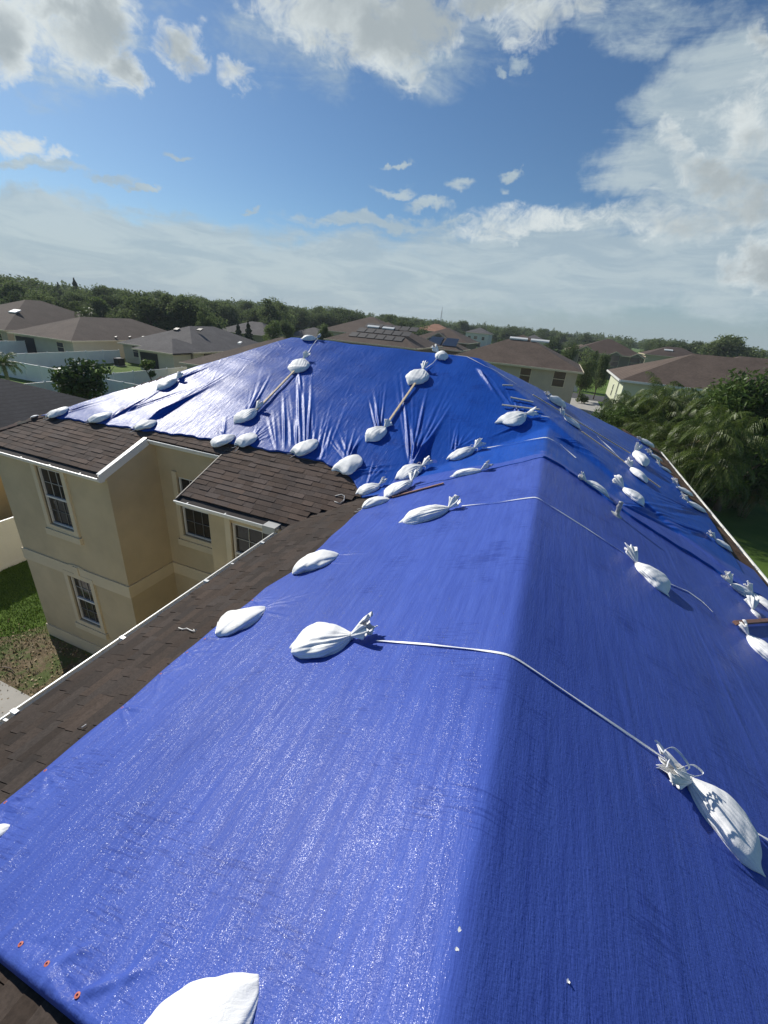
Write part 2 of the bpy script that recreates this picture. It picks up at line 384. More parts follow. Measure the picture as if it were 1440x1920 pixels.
sheet('garden_path', [(-16.5, -4), (-5, -4), (-5, 4.1), (-16.5, 4.1)], .03, M_CONC)
sheet('road', [(-120, 78), (-2, 78), (60, 78), (60, 86), (-120, 86)], .02, M_ASPH)
sheet('pavement', [(-1, 30), (7.5, 30), (7.5, 78), (-1, 78)], .012, M_CONC)
# ------------------------------------------------------------------ shingles
def shingle_slope(mb, O, U, Vv, Nn, u0, u1, v0, v1, test, base=(.105, .077, .062), expo=.13, seed=0, vr=.21):
    r = np.random.default_rng(seed)
    O, U, Vv, Nn = map(np.array, (O, U, Vv, Nn))
    k0 = 0; v = v0
    while v < v1:
        u = u0-r.uniform(0, .2)
        while u < u1:
            w = r.choice([.12, .17, .22, .3, .36]); a, b = max(u, u0), min(u+w-.004, u1); u += w
            if b-a < .03: continue
            c = O+U*(a+b)/2+Vv*(v+expo*.5)
            if not test(c): continue
            lam = r.random() < .45
            t = .006+(.007 if lam else 0)+r.uniform(0, .003); dv = -r.uniform(0, .006)
            top = v+expo+.02
            P = [O+U*a+Vv*(v+dv)+Nn*t, O+U*b+Vv*(v+dv)+Nn*t, O+U*b+Vv*top+Nn*.001, O+U*a+Vv*top+Nn*.001,
                 O+U*a+Vv*(v+dv)-Nn*.004, O+U*b+Vv*(v+dv)-Nn*.004]
            i = len(mb.V)
            mb.V += [tuple(p) for p in P]
            mb.F += [(i, i+1, i+2, i+3), (i+4, i+5, i+1, i), (i+4, i, i+3, i+3)[:3], (i+5, i+2, i+1)]
            g = r.uniform(1-vr, 1+vr)*(1.07 if lam else .95); h = r.uniform(-.06, .06)
            colr = (base[0]*g*(1+h), base[1]*g, base[2]*g*(1-h), 1)
            mb.C += [colr]*6
        v += expo
def nrmz(v): v = np.array(v, float); return v/np.linalg.norm(v)
# ------------------------------------------------------------------ the tarped house
house = empty('tarped_house', (0, 8, 0), 'two-storey tan stucco house whose brown shingle roof is covered by blue tarps', 'house')
def hp(name, mb, mat, parent=None, smooth=False):
    o = mb.build(name, mat, None, smooth); o.parent = parent or house
    o.matrix_parent_inverse = Matrix.Identity(4)
    if parent is None or parent is house: o.location = (0, -8, 0)
    return o
YW, YW2 = 5.788, 7.118
XA, XB, XC = -12.28, -8.42, -5.69
XNW = XL+.36
wall = MB()
def wq(mb, a, b, z0=0, z1=5.8, t=.12):   # wall slab from a to b (plan), thickness outward-negative
    (x0, y0), (x1, y1) = a, b
    mb.box((min(x0, x1)-(t if x0 == x1 else 0), min(y0, y1), z0), (max(x0, x1), max(y0, y1)+(t if y0 == y1 else 0), z1))
def vwall(mb, x, y0, y1, side, z0=0, z1=5.84, t=.12):   # face at x, body to the opposite side
    mb.box((x if side < 0 else x-t, y0, z0), (x+t if side < 0 else x, y1, z1))
def hwall(mb, y, x0, x1, z0=0, z1=5.84, t=.12): mb.box((x0, y, z0), (x1, y+t, z1))
# window openings: (x0, x1, z0, z1) on the given wall
A = aty(68.7, 873, YW); 
W1 = (-10.74, -9.88, 4.12, 5.62); W2 = (-10.62, -9.80, 1.20, 2.66)
c4 = lambda x, y: (x*560/1440, 760+y*480/1234)
q = [aty(*c4(855, 340), YW2), aty(*c4(1015, 660), YW2)]
W3 = (q[0][0], q[0][0]+.88, q[1][2], q[0][2]-.02)
q = aty(*c4(1115, 565), YW); W4 = (q[0], q[0]+1.35, q[2]-1.35, q[2])
def wall_with(mb, y, x0, x1, holes, z1=5.84, t=.12):
    xs = sorted(set([x0, x1]+[h[0] for h in holes]+[h[1] for h in holes])); zs = sorted(set([0, z1]+[h[2] for h in holes]+[h[3] for h in holes]))
    for i in range(len(xs)-1):
        for j in range(len(zs)-1):
            cx, cz = (xs[i]+xs[i+1])/2, (zs[j]+zs[j+1])/2
            if any(h[0] < cx < h[1] and h[2] < cz < h[3] for h in holes): continue
            V = [(xs[i], y, zs[j]), (xs[i+1], y, zs[j]), (xs[i+1], y, zs[j+1]), (xs[i], y, zs[j+1])]
            mb.add(V, [(0, 1, 2, 3)])
    for h in holes:
        a, b, c, d = h
        for V in ([(a, y, c), (a, y+t, c), (a, y+t, d), (a, y, d)], [(b, y, c), (b, y, d), (b, y+t, d), (b, y+t, c)],
                  [(a, y, c), (b, y, c), (b, y+t, c), (a, y+t, c)], [(a, y, d), (a, y+t, d), (b, y+t, d), (b, y, d)]): mb.add(V, [(0, 1, 2, 3)])
wall_with(wall, YW, XA, XB, [W1, W2])
wall_with(wall, YW2, XB, XC+.1, [W3])
wall_with(wall, YW, XC, XNW, [W4])
def quad(mb, *P): mb.add(P, [tuple(range(len(P)))])
zt = 5.84
def rk(y): return pF(0, y)-.09
quad(wall, (XB, YW, 0), (XB, YW2, 0), (XB, YW2, rk(YW2)), (XB, YW, rk(YW)))
quad(wall, (XC, YW2, 0), (XC, YW, 0), (XC, YW, rk(YW)), (XC, YW2, rk(YW2)))
quad(wall, (XB, YW2, zt), (XC, YW2, zt), (XC, YW2, rk(YW2)), (XB, YW2, rk(YW2)))
quad(wall, (XA, 17.1, 0), (XA, YW, 0), (XA, YW, zt), (XA, 17.1, zt))
quad(wall, (XRR-.36, 17.1, 0), (XA, 17.1, 0), (XA, 17.1, zt), (XRR-.36, 17.1, zt))
quad(wall, (XRR-.36, YREAR, 0), (XRR-.36, 17.1, 0), (XRR-.36, 17.1, zt), (XRR-.36, YREAR, zt))
quad(wall, (XNW, YW, 0), (XNW, YREAR, 0), (XNW, YREAR, zt), (XNW, YW, zt))
quad(wall, (XNW, YREAR, 0), (XRR-.36, YREAR, 0), (XRR-.36, YREAR, zt), (XR, YREAR, 7.4), (XNW, YREAR, zt))
hp('wall', wall, M_STUC)
# soffits
sf = MB()
sf.box((XA-.6, Y0+.1, ZE-.10), (XB-.003, YW, ZE-.06)); sf.box((XC-.55, Y0+.1, ZE-.10), (XNW, YW, ZE-.06)); sf.box((XB+.003, YREC+.1, pF(0, YREC)-.12), (XC, YW2, pF(0, YREC)-.08))
sf.box((XL+.13, YREAR, ZE-.10), (XNW, Y0+.08, ZE-.06)); sf.box((XRR-.36, YREAR, ZE-.10), (XRR-.13, 17.3, ZE-.06))
sf.box((XC-.56, YW, ZE-.02), (XC-.002, YREC, ZE+.02))
hp('soffit', sf, M_TRIM)
# mouldings: belt course between the storeys, plinth band, casings
for bx0, bx1, nm in (((XA-.02, YW-.035, 2.68), (XB+.035, YW-.001, 3.01), 'belt_course'), ((XB+.036, YW2-.035, 2.68), (XC-.001, YW2-.001, 3.01), 'belt_course'), ((XC-.02, YW-.035, 2.68), (XNW, YW-.001, 3.01), 'belt_course'),
                    ((XB+.001, YW, 2.68), (XB+.035, YW2-.036, 3.01), 'belt_course'), ((XA-.02, YW-.03, 0), (XB+.03, YW-.001, .42), 'plinth'), ((XC-.02, YW-.03, 0), (XNW, YW-.001, .42), 'plinth')):
    tr = MB(); tr.box(bx0, bx1); hp(nm, tr, M_TRIM)
def window(Wn, y, screen=True, casing=True, cols=3):
    a, b, c, d = Wn; f = MB(); m = (a+b)/2; zc = (c+d)/2
    w = .13
    cs = MB()
    cs.box((a-w, y-.045, c-w), (a, y+.02, min(d+w, 5.76))); cs.box((b, y-.045, c-w), (b+w, y+.02, min(d+w, 5.76)))
    if d < 5: cs.box((a, y-.045, d), (b, y+.02, d+w))
    cs.box((a, y-.045, c-w), (b, y+.02, c)); cs.box((a-w-.05, y-.075, c-w-.17), (b+w+.05, y+.02, c-w-.002)); 
    if d < 5:   # arched head with keystone
        for k in range(7):
            t0 = -.55+k*1.1/7; t1 = -.55+(k+1)*1.1/7; r = (b-a)*.95; zz = d+w-r*cos(.55)+.02
            P = [(m+r*sin(t), y-.03, zz+r*cos(t)) for t in (t0, t1)]+[(m+(r+.14)*sin(t), y-.03, zz+(r+.14)*cos(t)) for t in (t1, t0)]
            Q = [(p[0], y-.001, p[2]) for p in P]
            cs.add(P+Q, [(0, 1, 2, 3), (0, 4, 5, 1), (2, 6, 7, 3), (1, 5, 6, 2), (3, 7, 4, 0)])
        cs.box((m-.09, y-.06, d+w+.0), (m+.09, y-.001, d+w+.24))
    fr = cs.build('window', M_TRIM, house); fr.location = (0, -8, 0)
    yy = y+.05
    for (p, q) in (((a, yy-.02, c), (a+.04, yy+.03, d)), ((b-.04, yy-.02, c), (b, yy+.03, d)), ((a+.04, yy-.02, c), (b-.04, yy+.03, c+.045)), ((a+.04, yy-.02, d-.04), (b-.04, yy+.03, d)), ((a+.04, yy-.03, zc-.022), (b-.04, yy+.03, zc+.022))): f.box(p, q)
    o = f.build('sash', M_SASH, fr)
    gl = MB(); quad(gl, (a+.02, yy+.015, c+.02), (b-.02, yy+.015, c+.02), (b-.02, yy+.015, d-.02), (a+.02, yy+.015, d-.02)); gl.build('pane', M_GLASS, fr)
    for lo, hi, mt, nm in ((zc+.022, d-.04, M_SASH2, 'muntins'), (c+.045, zc-.022, M_MUNT, 'muntins')):
        mu = MB()
        for k in range(1, cols): x = a+.04+(b-a-.08)*k/cols; mu.box((x-.006, yy, lo), (x+.006, yy+.012, hi))
        z = (lo+hi)/2; mu.box((a+.04, yy-.001, z-.006), (b-.04, yy+.010, z+.006)); mu.build(nm, mt, fr)
window(W1, YW); window(W2, YW); window(W3, YW2); window(W4, YW, cols=4)
# roof deck
rd = MB(); e = .03
def rz(fn, x, y): return (x, y, fn(x, y)-e)
xm0 = XLE+(ZM-ZE)/KL; xm1 = -1.99; yn = Y0+(ZN-ZE)/PT
quad(rd, rz(pF, XLE, Y0), rz(pF, XB, Y0+.05), rz(pF, XB, YREC+.05), rz(pF, XC-.58, YREC+.05), rz(pF, XC-.58, Y0+.05), rz(pF, XL+.1, Y0+.05), rz(pF, XR, yn), rz(pF, xm1, YM), rz(pF, xm0, YM))
quad(rd, rz(pNL, XL+.1, YREAR), rz(pNL, XR, YREAR), rz(pNL, XR, yn), rz(pNL, XL+.1, Y0+.1))
quad(rd, rz(pR, XR, YREAR), rz(pR, XRR-.1, YREAR), rz(pR, XRR-.1, YB-.1), rz(pR, xm1, YM), rz(pR, XR, yn))
quad(rd, rz(pL, XLE, Y0), rz(pL, xm0, YM), rz(pL, XLE, YB))
quad(rd, rz(pB, XLE, YB), rz(pB, xm0, YM), rz(pB, xm1, YM), rz(pB, XRR-.1, YB))
roof = hp('roof', rd, M_UNDER)
sg = MB(); sg.C = []
cs_ = 1/math.sqrt(1+PT*PT)
F_U = (1, 0, 0); F_V = (0, cs_, PT*cs_); F_N = (0, -PT*cs_, cs_)
def tF(c):
    x, y = c[0], c[1]
    if x > XL and pNL(x, y) > pF(x, y)+.03: return False
    if pL(x, y) < pF(x, y)+.0: return False
    return y < 9.2
v_rec = (YREC+.06-Y0)/cs_
shingle_slope(sg, (0, Y0, ZE), F_U, F_V, F_N, XLE, XB-.0, .175, v_rec, tF, seed=1)
shingle_slope(sg, (0, Y0, ZE), F_U, F_V, F_N, XC-.58, -1.2, .175, v_rec, tF, seed=2)
shingle_slope(sg, (0, Y0, ZE), F_U, F_V, F_N, XLE, -.6, v_rec, 3.9, tF, seed=3)
L_U = (0, -1, 0); L_V = (cs_, 0, PT*cs_); L_N = (-PT*cs_, 0, cs_)
shingle_slope(sg, (XL, 0, ZE), L_U, L_V, L_N, -9.4, -YREAR, .175, 3.6, lambda c: not (c[1] > Y0 and pF(c[0], c[1]) > pNL(c[0], c[1])+.03), base=(.050, .038, .031), seed=4, vr=.24)
R_U = (0, 1, 0); R_V = (-cs_, 0, PT*cs_); R_N = (PT*cs_, 0, cs_)
shingle_slope(sg, (XRR, 0, ZE), R_U, R_V, R_N, YREAR, YB, .175, 1.6, lambda c: True, base=(.115, .07, .042), seed=5)
# hip caps on the left hip
d = nrmz((xm0-XLE, YM-Y0, ZM-ZE)); 
for k in range(34):
    p = np.array([XLE, Y0, ZE+.012])+d*k*.2
    if k*.2 > 7: break
    s1 = nrmz(np.cross(d, (0, 0, 1))); q0, q1 = p, p+d*.24
    dl = .12
    def side(pt, sg_, fn): x, y = pt[0]+s1[0]*dl*sg_, pt[1]+s1[1]*dl*sg_; return np.array([x, y, fn(x, y)+.02+(.012 if pt is q0 else 0)])
    V = [side(q0, 1, pF), q0+[0, 0, .025], side(q0, -1, pL), side(q1, 1, pF), q1+[0, 0, .012], side(q1, -1, pL)]
    i = len(sg.V); sg.V += [tuple(v) for v in V]; sg.F += [(i, i+1, i+4, i+3), (i+1, i+2, i+5, i+4)]
    sg.C += [(.09*random.uniform(.8, 1.2), .07, .06, 1)]*6
shm = mesh('shingles', sg.V, sg.F, M_SHIN, roof, col=sg.C)
# rake drip edges
rk_ = MB()
P0 = np.array([XB+.02, Y0+.08, pF(0, Y0+.08)]); P1 = np.array([XB+.02, YREC+.02, pF(0, YREC+.02)])
rk_.bar(P0+[0, 0, -.06], P1+[0, 0, -.06], .03, .16); rk_.bar(P0+[-.03, 0, .03], P1+[-.03, 0, .03], .10, .012)
hp('rake_trim', rk_, M_WHITE)
rk2 = MB(); P0 = np.array([XC-.6, Y0+.08, pF(0, Y0+.08)]); P1 = np.array([XC-.6, YREC+.3, pF(0, YREC+.3)])
rk2.bar(P0+[0, 0, -.05], P1+[0, 0, -.05], .025, .12); hp('rake_trim', rk2, simple('brown_drip_edge', (.12, .10, .08), .6))
# gutters: open K-profile trough swept along a straight eave
def gutter(p, q, out, ends=(True, True), straps=.62, clip=None):
    p = np.array(p, float); q = np.array(q, float); out = np.array(out, float); d = q-p; Ln = np.linalg.norm(d); d /= Ln
    # profile: o measured inwards from the outer lip
    prof = [(.135, .03), (.132, -.105), (.125, -.115), (.055, -.115), (.045, -.105), (.03, -.06), (.0, -.03), (.0, 0), (.014, .002), (.014, -.008), (.006, -.012), (.006, -.028), (.036, -.062), (.05, -.10), (.06, -.108), (.12, -.108), (.128, -.10), (.130, .03)]
    mb = MB(); V = []
    for b in (p, q):
        for o, z in prof: V.append(b-out*o*1.3+np.array([0, 0, z]))
    n = len(prof); mb.add(V, [(i, i+1, n+i+1, n+i) for i in range(n-1)])
    for k, en in enumerate(ends):
        if en:
            b = (p, q)[k]; P = [b-out*o*1.3+np.array([0, 0, z])+d*(-.001 if k == 0 else .001) for o, z in [(.135, .03), (.132, -.105), (.055, -.115), (.03, -.06), (0, -.03), (0, 0)]]
            mb.add(P, [tuple(range(6))])
    o = hp('gutter', mb, M_WHITE)
    gb = MB(); a = .3
    P = [p-out*.05+[0, 0, -.08], p-out*.165+[0, 0, -.085], q-out*.165+[0, 0, -.085], q-out*.05+[0, 0, -.08], p-out*.167+[0, 0, .036], q-out*.167+[0, 0, .036]]
    gb.add(P, [(0, 1, 2, 3), (1, 4, 5, 2)]); s_ = gb.build('gutter_inner', M_GUT_IN, o)  # grey sheet over the trough floor and its back wall
    s = a
    while s < Ln:
        st = MB(); c = p+d*s; st.bar(c-out*.004+[0, 0, -.012], c-out*.19+[0, 0, .012], .022, .006); s += straps; st.build('strap', M_WHITE, o)
    return o
gutter((-13.05, Y0, ZE), (XB+.04, Y0, ZE), (0, -1, 0), straps=.95)
gutter((XB+.04, YREC, pF(0, YREC)), (XC-.62, YREC, pF(0, YREC)), (0, -1, 0), straps=.8)
gutter((XC-.62, Y0, ZE), (XL-.02, Y0, ZE), (0, -1, 0), straps=.9)
gutter((XL, YREAR, ZE), (XL, Y0-.14, ZE), (-1, 0, 0), straps=3.0)
gutter((XRR, YREAR, ZE), (XRR, YB, ZE), (1, 0, 0), straps=.95)
# white gutter screw clips lying on the shingle edge
for px, py in ((28, 1335), (230, 1197), (387, 1090), (492, 1018)):
    P = onplane(px, py, pNL, .012)
    b = MB(); b.box((P[0]-.035, P[1]-.02, P[2]-.012), (P[0]+.035, P[1]+.02, P[2]+.016)); hp('gutter_clip', b, M_WHITE)
bx = MB(); q = atz(512, 985, ZE+.03); bx.box((q[0]-.16, q[1]-.1, ZE-.12), (q[0]+.1, q[1]+.12, ZE+.035)); hp('gutter_end_box', bx, simple('dull_metal', (.45, .45, .42), .5))
# ------------------------------------------------------------------ tarps as cloth height fields
def fold_field(X, Y, folds):
    H = np.zeros_like(X)
    for (ax, ay, bx_, by, w0, w1, amp) in folds:
        dx, dy = bx_-ax, by-ay; Ln = math.hypot(dx, dy)
        m = (X > min(ax, bx_)-.35) & (X < max(ax, bx_)+.35) & (Y > min(ay, by)-.35) & (Y < max(ay, by)+.35)
        if not m.any(): continue
        x, y = X[m], Y[m]; t = ((x-ax)*dx+(y-ay)*dy)/Ln**2; s = (-(x-ax)*dy+(y-ay)*dx)/Ln
        tt = np.clip(t, 0, 1); w = w0+(w1-w0)*tt
        env = np.clip(tt*6, 0, 1)*np.clip((1-tt)*1.6, 0, 1)**1.2*(t > 0)*(t < 1)
        u = s/w
        H[m] += amp*env*(np.exp(-u*u)-.35*np.exp(-((u-1.6)/1.1)**2))
    return H
def F_(px, py): p = onplane(px, py, pF, .03); return p[0], p[1]
def R_(px, py): p = onplane(px, py, pR, .03); return p[0], p[1]
folds = []
def fan(a, e0, e1, n, w0=.02, w1=.05, amp=.02, C=F_, a2=None, jit=.12, seed=0, short=.35):
    r = np.random.default_rng(seed); n = int(n*1.9) if C is F_ else int(n*1.5); w0 *= .85; w1 *= .8; amp *= .66; short = min(.8, short+.25)
    for k in range(n):
        t = (k+r.uniform(-.35, .35))/max(1, n-1)
        A_ = np.array(a, float) if a2 is None else np.array(a)+(np.array(a2)-np.array(a))*t
        E_ = np.array(e0)+(np.array(e1)-np.array(e0))*t
        ax, ay = C(*A_); bx_, by = C(*(A_+(E_-A_)*r.uniform(1-short, 1.05)))
        g = r.uniform(.3, 1.0)+.9*(r.random() < .22)
        folds.append((ax+r.normal(0, .035), ay+r.normal(0, .05), bx_+r.normal(0, .06), by, w0*r.uniform(.7, 1.3), w1*r.uniform(.6, 1.4), amp*g))
fan((455, 800), (500, 675), (552, 700), 9, .015, .05, .022, seed=1)
fan((463, 835), (500, 770), (520, 810), 7, .015, .04, .018, seed=2)
fan((520, 845), (505, 730), (590, 690), 8, .02, .055, .028, a2=(585, 850), seed=3, short=.25)
fan((560, 845), (560, 690), (660, 735), 9, .02, .05, .026, a2=(610, 862), seed=4)
fan((650, 870), (590, 790), (705, 800), 10, .018, .045, .02, seed=5)
fan((712, 815), (672, 705), (730, 700), 9, .015, .045, .022, seed=6)
fan((772, 878), (740, 690), (880, 715), 14, .022, .06, .034, seed=7)
fan((776, 880), (800, 740), (865, 730), 5, .03, .075, .045, seed=17)
fan((850, 850), (850, 775), (935, 800), 9, .015, .04, .018, seed=8)
fan((655, 888), (770, 860), (760, 885), 6, .03, .03, .03, seed=9)
fan((690, 905), (700, 860), (760, 880), 4, .025, .03, .02, seed=19)
fan((200, 790), (290, 722), (345, 712), 7, .022, .035, .022, seed=10)
fan((270, 795), (450, 690), (470, 680), 3, .03, .045, .034, seed=11, short=.1)
fan((240, 770), (330, 715), (420, 712), 5, .03, .05, .03, seed=12)
fan((330, 715), (390, 678), (425, 672), 4, .03, .04, .03, seed=13)
fan((560, 690), (535, 745), (575, 760), 4, .02, .04, .02, seed=14)
fan((100, 782), (200, 745), (260, 735), 4, .02, .05, .018, seed=15)
fan((893, 690), (985, 790), (930, 770), 5, .02, .05, .03, seed=16, short=.5)
fan((990, 790), (900, 830), (960, 740), 10, .02, .045, .028, seed=18)
fan((985, 800), (905, 690), (945, 700), 5, .02, .04, .03, seed=20)
fan((420, 820), (430, 770), (400, 790), 3, .02, .04, .018, seed=21)
# right slope
fan((1160, 948), (1345, 975), (1400, 1060), 7, .03, .06, .03, C=R_, seed=30)
fan((1310, 965), (1200, 915), (1190, 960), 5, .03, .05, .03, C=R_, seed=31)
fan((1330, 1015), (1180, 945), (1230, 990), 5, .03, .05, .03, C=R_, seed=32)
fan((1040, 820), (1170, 880), (1190, 920), 6, .03, .05, .02, C=R_, seed=33)
fan((950, 700), (1160, 820), (1100, 800), 4, .02, .04, .018, C=R_, seed=34)
# shallow creases wandering over the main face
r_ = np.random.default_rng(99)
for k in range(150):
    x = r_.uniform(-11, -.5); y = r_.uniform(6.5, 12); a = r_.normal(1.35, .5); l = r_.uniform(.25, .9)
    folds.append((x, y, x+cos(a)*l, y+sin(a)*l, .02, .03, r_.uniform(.001, .004)))
edge_px = [(45, 778), (92, 782), (170, 792), (250, 805), (330, 815), (400, 825), (470, 838), (545, 852), (600, 866), (640, 882), (664, 905), (680, 935)]
EF = [tuple(onplane(x, y, pF, .02)[:2]) for x, y in edge_px]
seamL = [tuple(onplane(x, y, pNL, .03)[:2]) for x, y in ((700, 931), (760, 920), (840, 903), (920, 884), (1000, 865))]
seamR = [tuple(onplane(x, y, pR, .03)[:2]) for x, y in ((1060, 885), (1120, 928), (1225, 1003), (1330, 1068), (1425, 1130))]
yfp = sorted(EF+seamL+seamR)
XS0 = EF[0][0]
rp = [tuple(onplane(x, y, pR, .03)[:2]) for x, y in ((1215, 838), (1235, 868), (1258, 893), (1290, 935), (1325, 965), (1352, 1010), (1372, 1045), (1405, 1100), (1425, 1130))]
rp = sorted(((y, x) for x, y in rp))
def back_tarp():
    fx = np.array([p[0] for p in yfp]); fy = np.array([p[1] for p in yfp])
    n_u, n_v = 860, 330
    XR1 = 3.75
    u = np.linspace(0, 1, n_u); X0 = XS0+(XR1-XS0)*u
    # v: dense up to the ridge, coarse beyond
    v = np.concatenate([np.linspace(0, 1, n_v), np.linspace(1, 2, 50)[1:]])
    yf = np.interp(X0, fx, fy)
    # smooth scalloping of the edge between the weights
    yf = yf+.02*np.sin(X0*7.3)+.012*np.sin(X0*17+1)
    yr = 12.5
    V_, U_ = np.meshgrid(v, np.arange(n_u), indexing='ij')
    YF = yf[U_]
    Y = np.where(V_ <= 1, YF+(yr-YF)*V_, yr+(17.2-yr)*(V_-1))
    X = X0[U_]
    # pull the right border in to its real line
    ry = np.array([p[0] for p in rp]); rx = np.array([p[1] for p in rp])
    XE = np.interp(Y, ry, rx); 
    k = np.clip((X-XR)/(XR1-XR), 0, 1); X = np.where(X > XR, XR+(XE-XR)*k, X)
    Z = roofz(X, Y, KR)+.045
    H = fold_field(X, Y, folds)
    lowf = .006*np.sin(X*3.1+Y*1.3)+.005*np.sin(X*5.7-Y*2.1+1)+.003*np.sin(Y*9+X*2)
    # edge lies down on the shingles
    ed = np.clip(V_*12, 0, 1)
    Z = Z+H+lowf*ed
    near_w = np.clip((X-seamL[0][0])/.4, 0, 1); Z = Z+near_w*np.where(X > XR, .055, .030)*np.exp(-((Y-YF)/.10)**2)
    # the tarp hangs over the left hip and stays tight to it
    nr, nc = X.shape
    P = np.stack([X, Y, Z], -1)
    skirt = P[0].copy(); skirt[:, 2] = roofz(skirt[:, 0], skirt[:, 1])+.012; skirt[:, 1] += .006
    P = np.concatenate([skirt[None], P], 0); nr += 1
    sk = P[:, -1].copy(); sk[:, 0] += .004; sk[:, 2] -= .04; P = np.concatenate([P, sk[:, None]], 1); nc += 1
    idx = np.arange(nr*nc).reshape(nr, nc)
    F = np.stack([idx[:-1, :-1], idx[:-1, 1:], idx[1:, 1:], idx[1:, :-1]], -1).reshape(-1, 4)
    o = mesh('tarp', P.reshape(-1, 3), F, M_TBACK, None, True)
    tag(o, 'glossy wrinkled deep blue tarp over the farther, higher part of the roof', 'tarp', 'blue tarps on the roof')
    return o
back_tarp()
LE = [(-60, 1580), (0, 1522), (85, 1452), (230, 1333), (300, 1272), (350, 1228), (400, 1187), (470, 1133), (500, 1108), (560, 1070), (620, 1012), (683, 955), (700, 940)]
le = sorted([tuple(onplane(x, y, pNL, .02)[:2][::-1]) for x, y in LE])
NE = [tuple(onplane(x, y, pNL, .02)[:2]) for x, y in ((0, 1785), (45, 1828), (100, 1868), (165, 1920), (260, 1990))]
ne = np.polyfit([p[0] for p in NE], [p[1] for p in NE], 1)
def near_tarp():
    n_u, n_v = 420, 560
    ly = np.array([p[0] for p in le]); lx = np.array([p[1] for p in le])
    u = np.linspace(0, 1, n_u); v = np.linspace(0, 1, n_v)
    V_, U_ = np.meshgrid(v, u, indexing='ij')
    ytop = 8.0
    y_e = lambda x: np.minimum(np.polyval(ne, x), .9) if ne[0] > 0 else np.polyval(ne, x)
    yn0 = np.polyval(ne, lx[0]); yv = yn0+(ytop-yn0)*V_
    XLv = np.interp(yv, ly, lx)+.008*np.sin(yv*9)
    X = XLv+(3.85-XLv)*U_
    yb = np.polyval(ne, X); Y = yb+(ytop-yb)*V_
    Z = roofz(X, Y, KR)+.022+.045
    Z = np.where(Y > 7.0, Z-.032*np.clip((Y-7.0)/.4, 0, 1), Z)
    fl = []
    r = np.random.default_rng(4)
    # puckers at the grommets on the left hem and at the near hem
    for px, py in GR:
        a = onplane(px, py, pNL, .03)
        for k in range(5):
            t = r.uniform(-.9, .9); l = r.uniform(.15, .45); fl.append((a[0], a[1], a[0]+cos(t)*l, a[1]+sin(t)*l, .008, .02, r.uniform(.003, .009)))
    for k in range(60):
        x = r.uniform(-2.6, 3); y = r.uniform(.3, 7); l = r.uniform(.6, 2.4); fl.append((x, y, x+r.normal(0, .03), y+l, .015, .03, r.uniform(.0008, .0025)))
    for k in range(9):   # heavier tucks along the near hem
        x = -2.7+k*.35; y = np.polyval(ne, x)
        fl.append((x, y+.02, x+r.uniform(-.1, .3), y+r.uniform(.15, .4), .012, .03, r.uniform(.004, .01)))
    # creases beside the bags
    for px, py in ((500, 1140), (632, 1045), (600, 1060), (470, 1150)):
        a = onplane(px, py, pNL, .03)
        for k in range(6): t = r.uniform(-.3, .9); l = r.uniform(.3, .7); fl.append((a[0], a[1], a[0]+cos(t)*l, a[1]+sin(t)*l, .01, .02, r.uniform(.002, .006)))
    Z += fold_field(X, Y, fl)
    Z += .003*np.sin(X*2.2+Y*.4)*np.sin(Y*.9)+.0015*np.sin(X*9+.4*Y)
    nr, nc = X.shape
    P = np.stack([X, Y, Z], -1)
    # turned-down hems
    def hem(Q, ax, sgn):
        a = Q.copy(); a[:, ax] += sgn*.012; a[:, 2] -= .012
        b = Q.copy(); b[:, ax] += sgn*.016; b[:, 2] = roofz(b[:, 0], b[:, 1])+.012
        return a, b
    a, b = hem(P[0], 1, -1); P = np.concatenate([b[None], a[None], P], 0)
    a, b = hem(P[:, 0], 0, -1); P = np.concatenate([b[:, None], a[:, None], P], 1)
    nr, nc = P.shape[:2]
    idx = np.arange(nr*nc).reshape(nr, nc)
    F = np.stack([idx[:-1, :-1], idx[:-1, 1:], idx[1:, 1:], idx[1:, :-1]], -1).reshape(-1, 4)
    o = mesh('tarp', P.reshape(-1, 3), F, M_TNEAR, None, True)
    tag(o, 'smooth woven violet-blue tarp over the nearest ridge, with red eyelets along its hem', 'tarp', 'blue tarps on the roof')
    for px, py in GR:
        a = onplane(px, py, pNL, .03); z = float(roofz(a[0], a[1], KR))+.070
        n = np.array([-PT*cs_, 0, cs_]); t1 = np.array([0, 1, 0.]); t2 = np.cross(n, t1); mb = MB(); V = []
        for rr, h in ((.012, 0), (.012, .002), (.005, .003), (.004, .0)):
            for j in range(14): an = 2*pi*j/14; V.append(np.array([a[0], a[1], z])+t1*rr*.8*cos(an)+t2*rr*sin(an)+n*h)
        mb.add(V, [(i*14+j, i*14+(j+1) % 14, (i+1)*14+(j+1) % 14, (i+1)*14+j) for i in range(3) for j in range(14)]); mb.build('eyelet', M_RED, o)
    return o
GR = [(14, 1512), (88, 1452), (231, 1334), (303, 1270), (352, 1230), (385, 1204), (474, 1131), (44, 1779), (93, 1816), (150, 1875)]
near_tarp()
def tz(x, y):   # height of the tarp top
    return float(roofz(x, y, KR))+.066
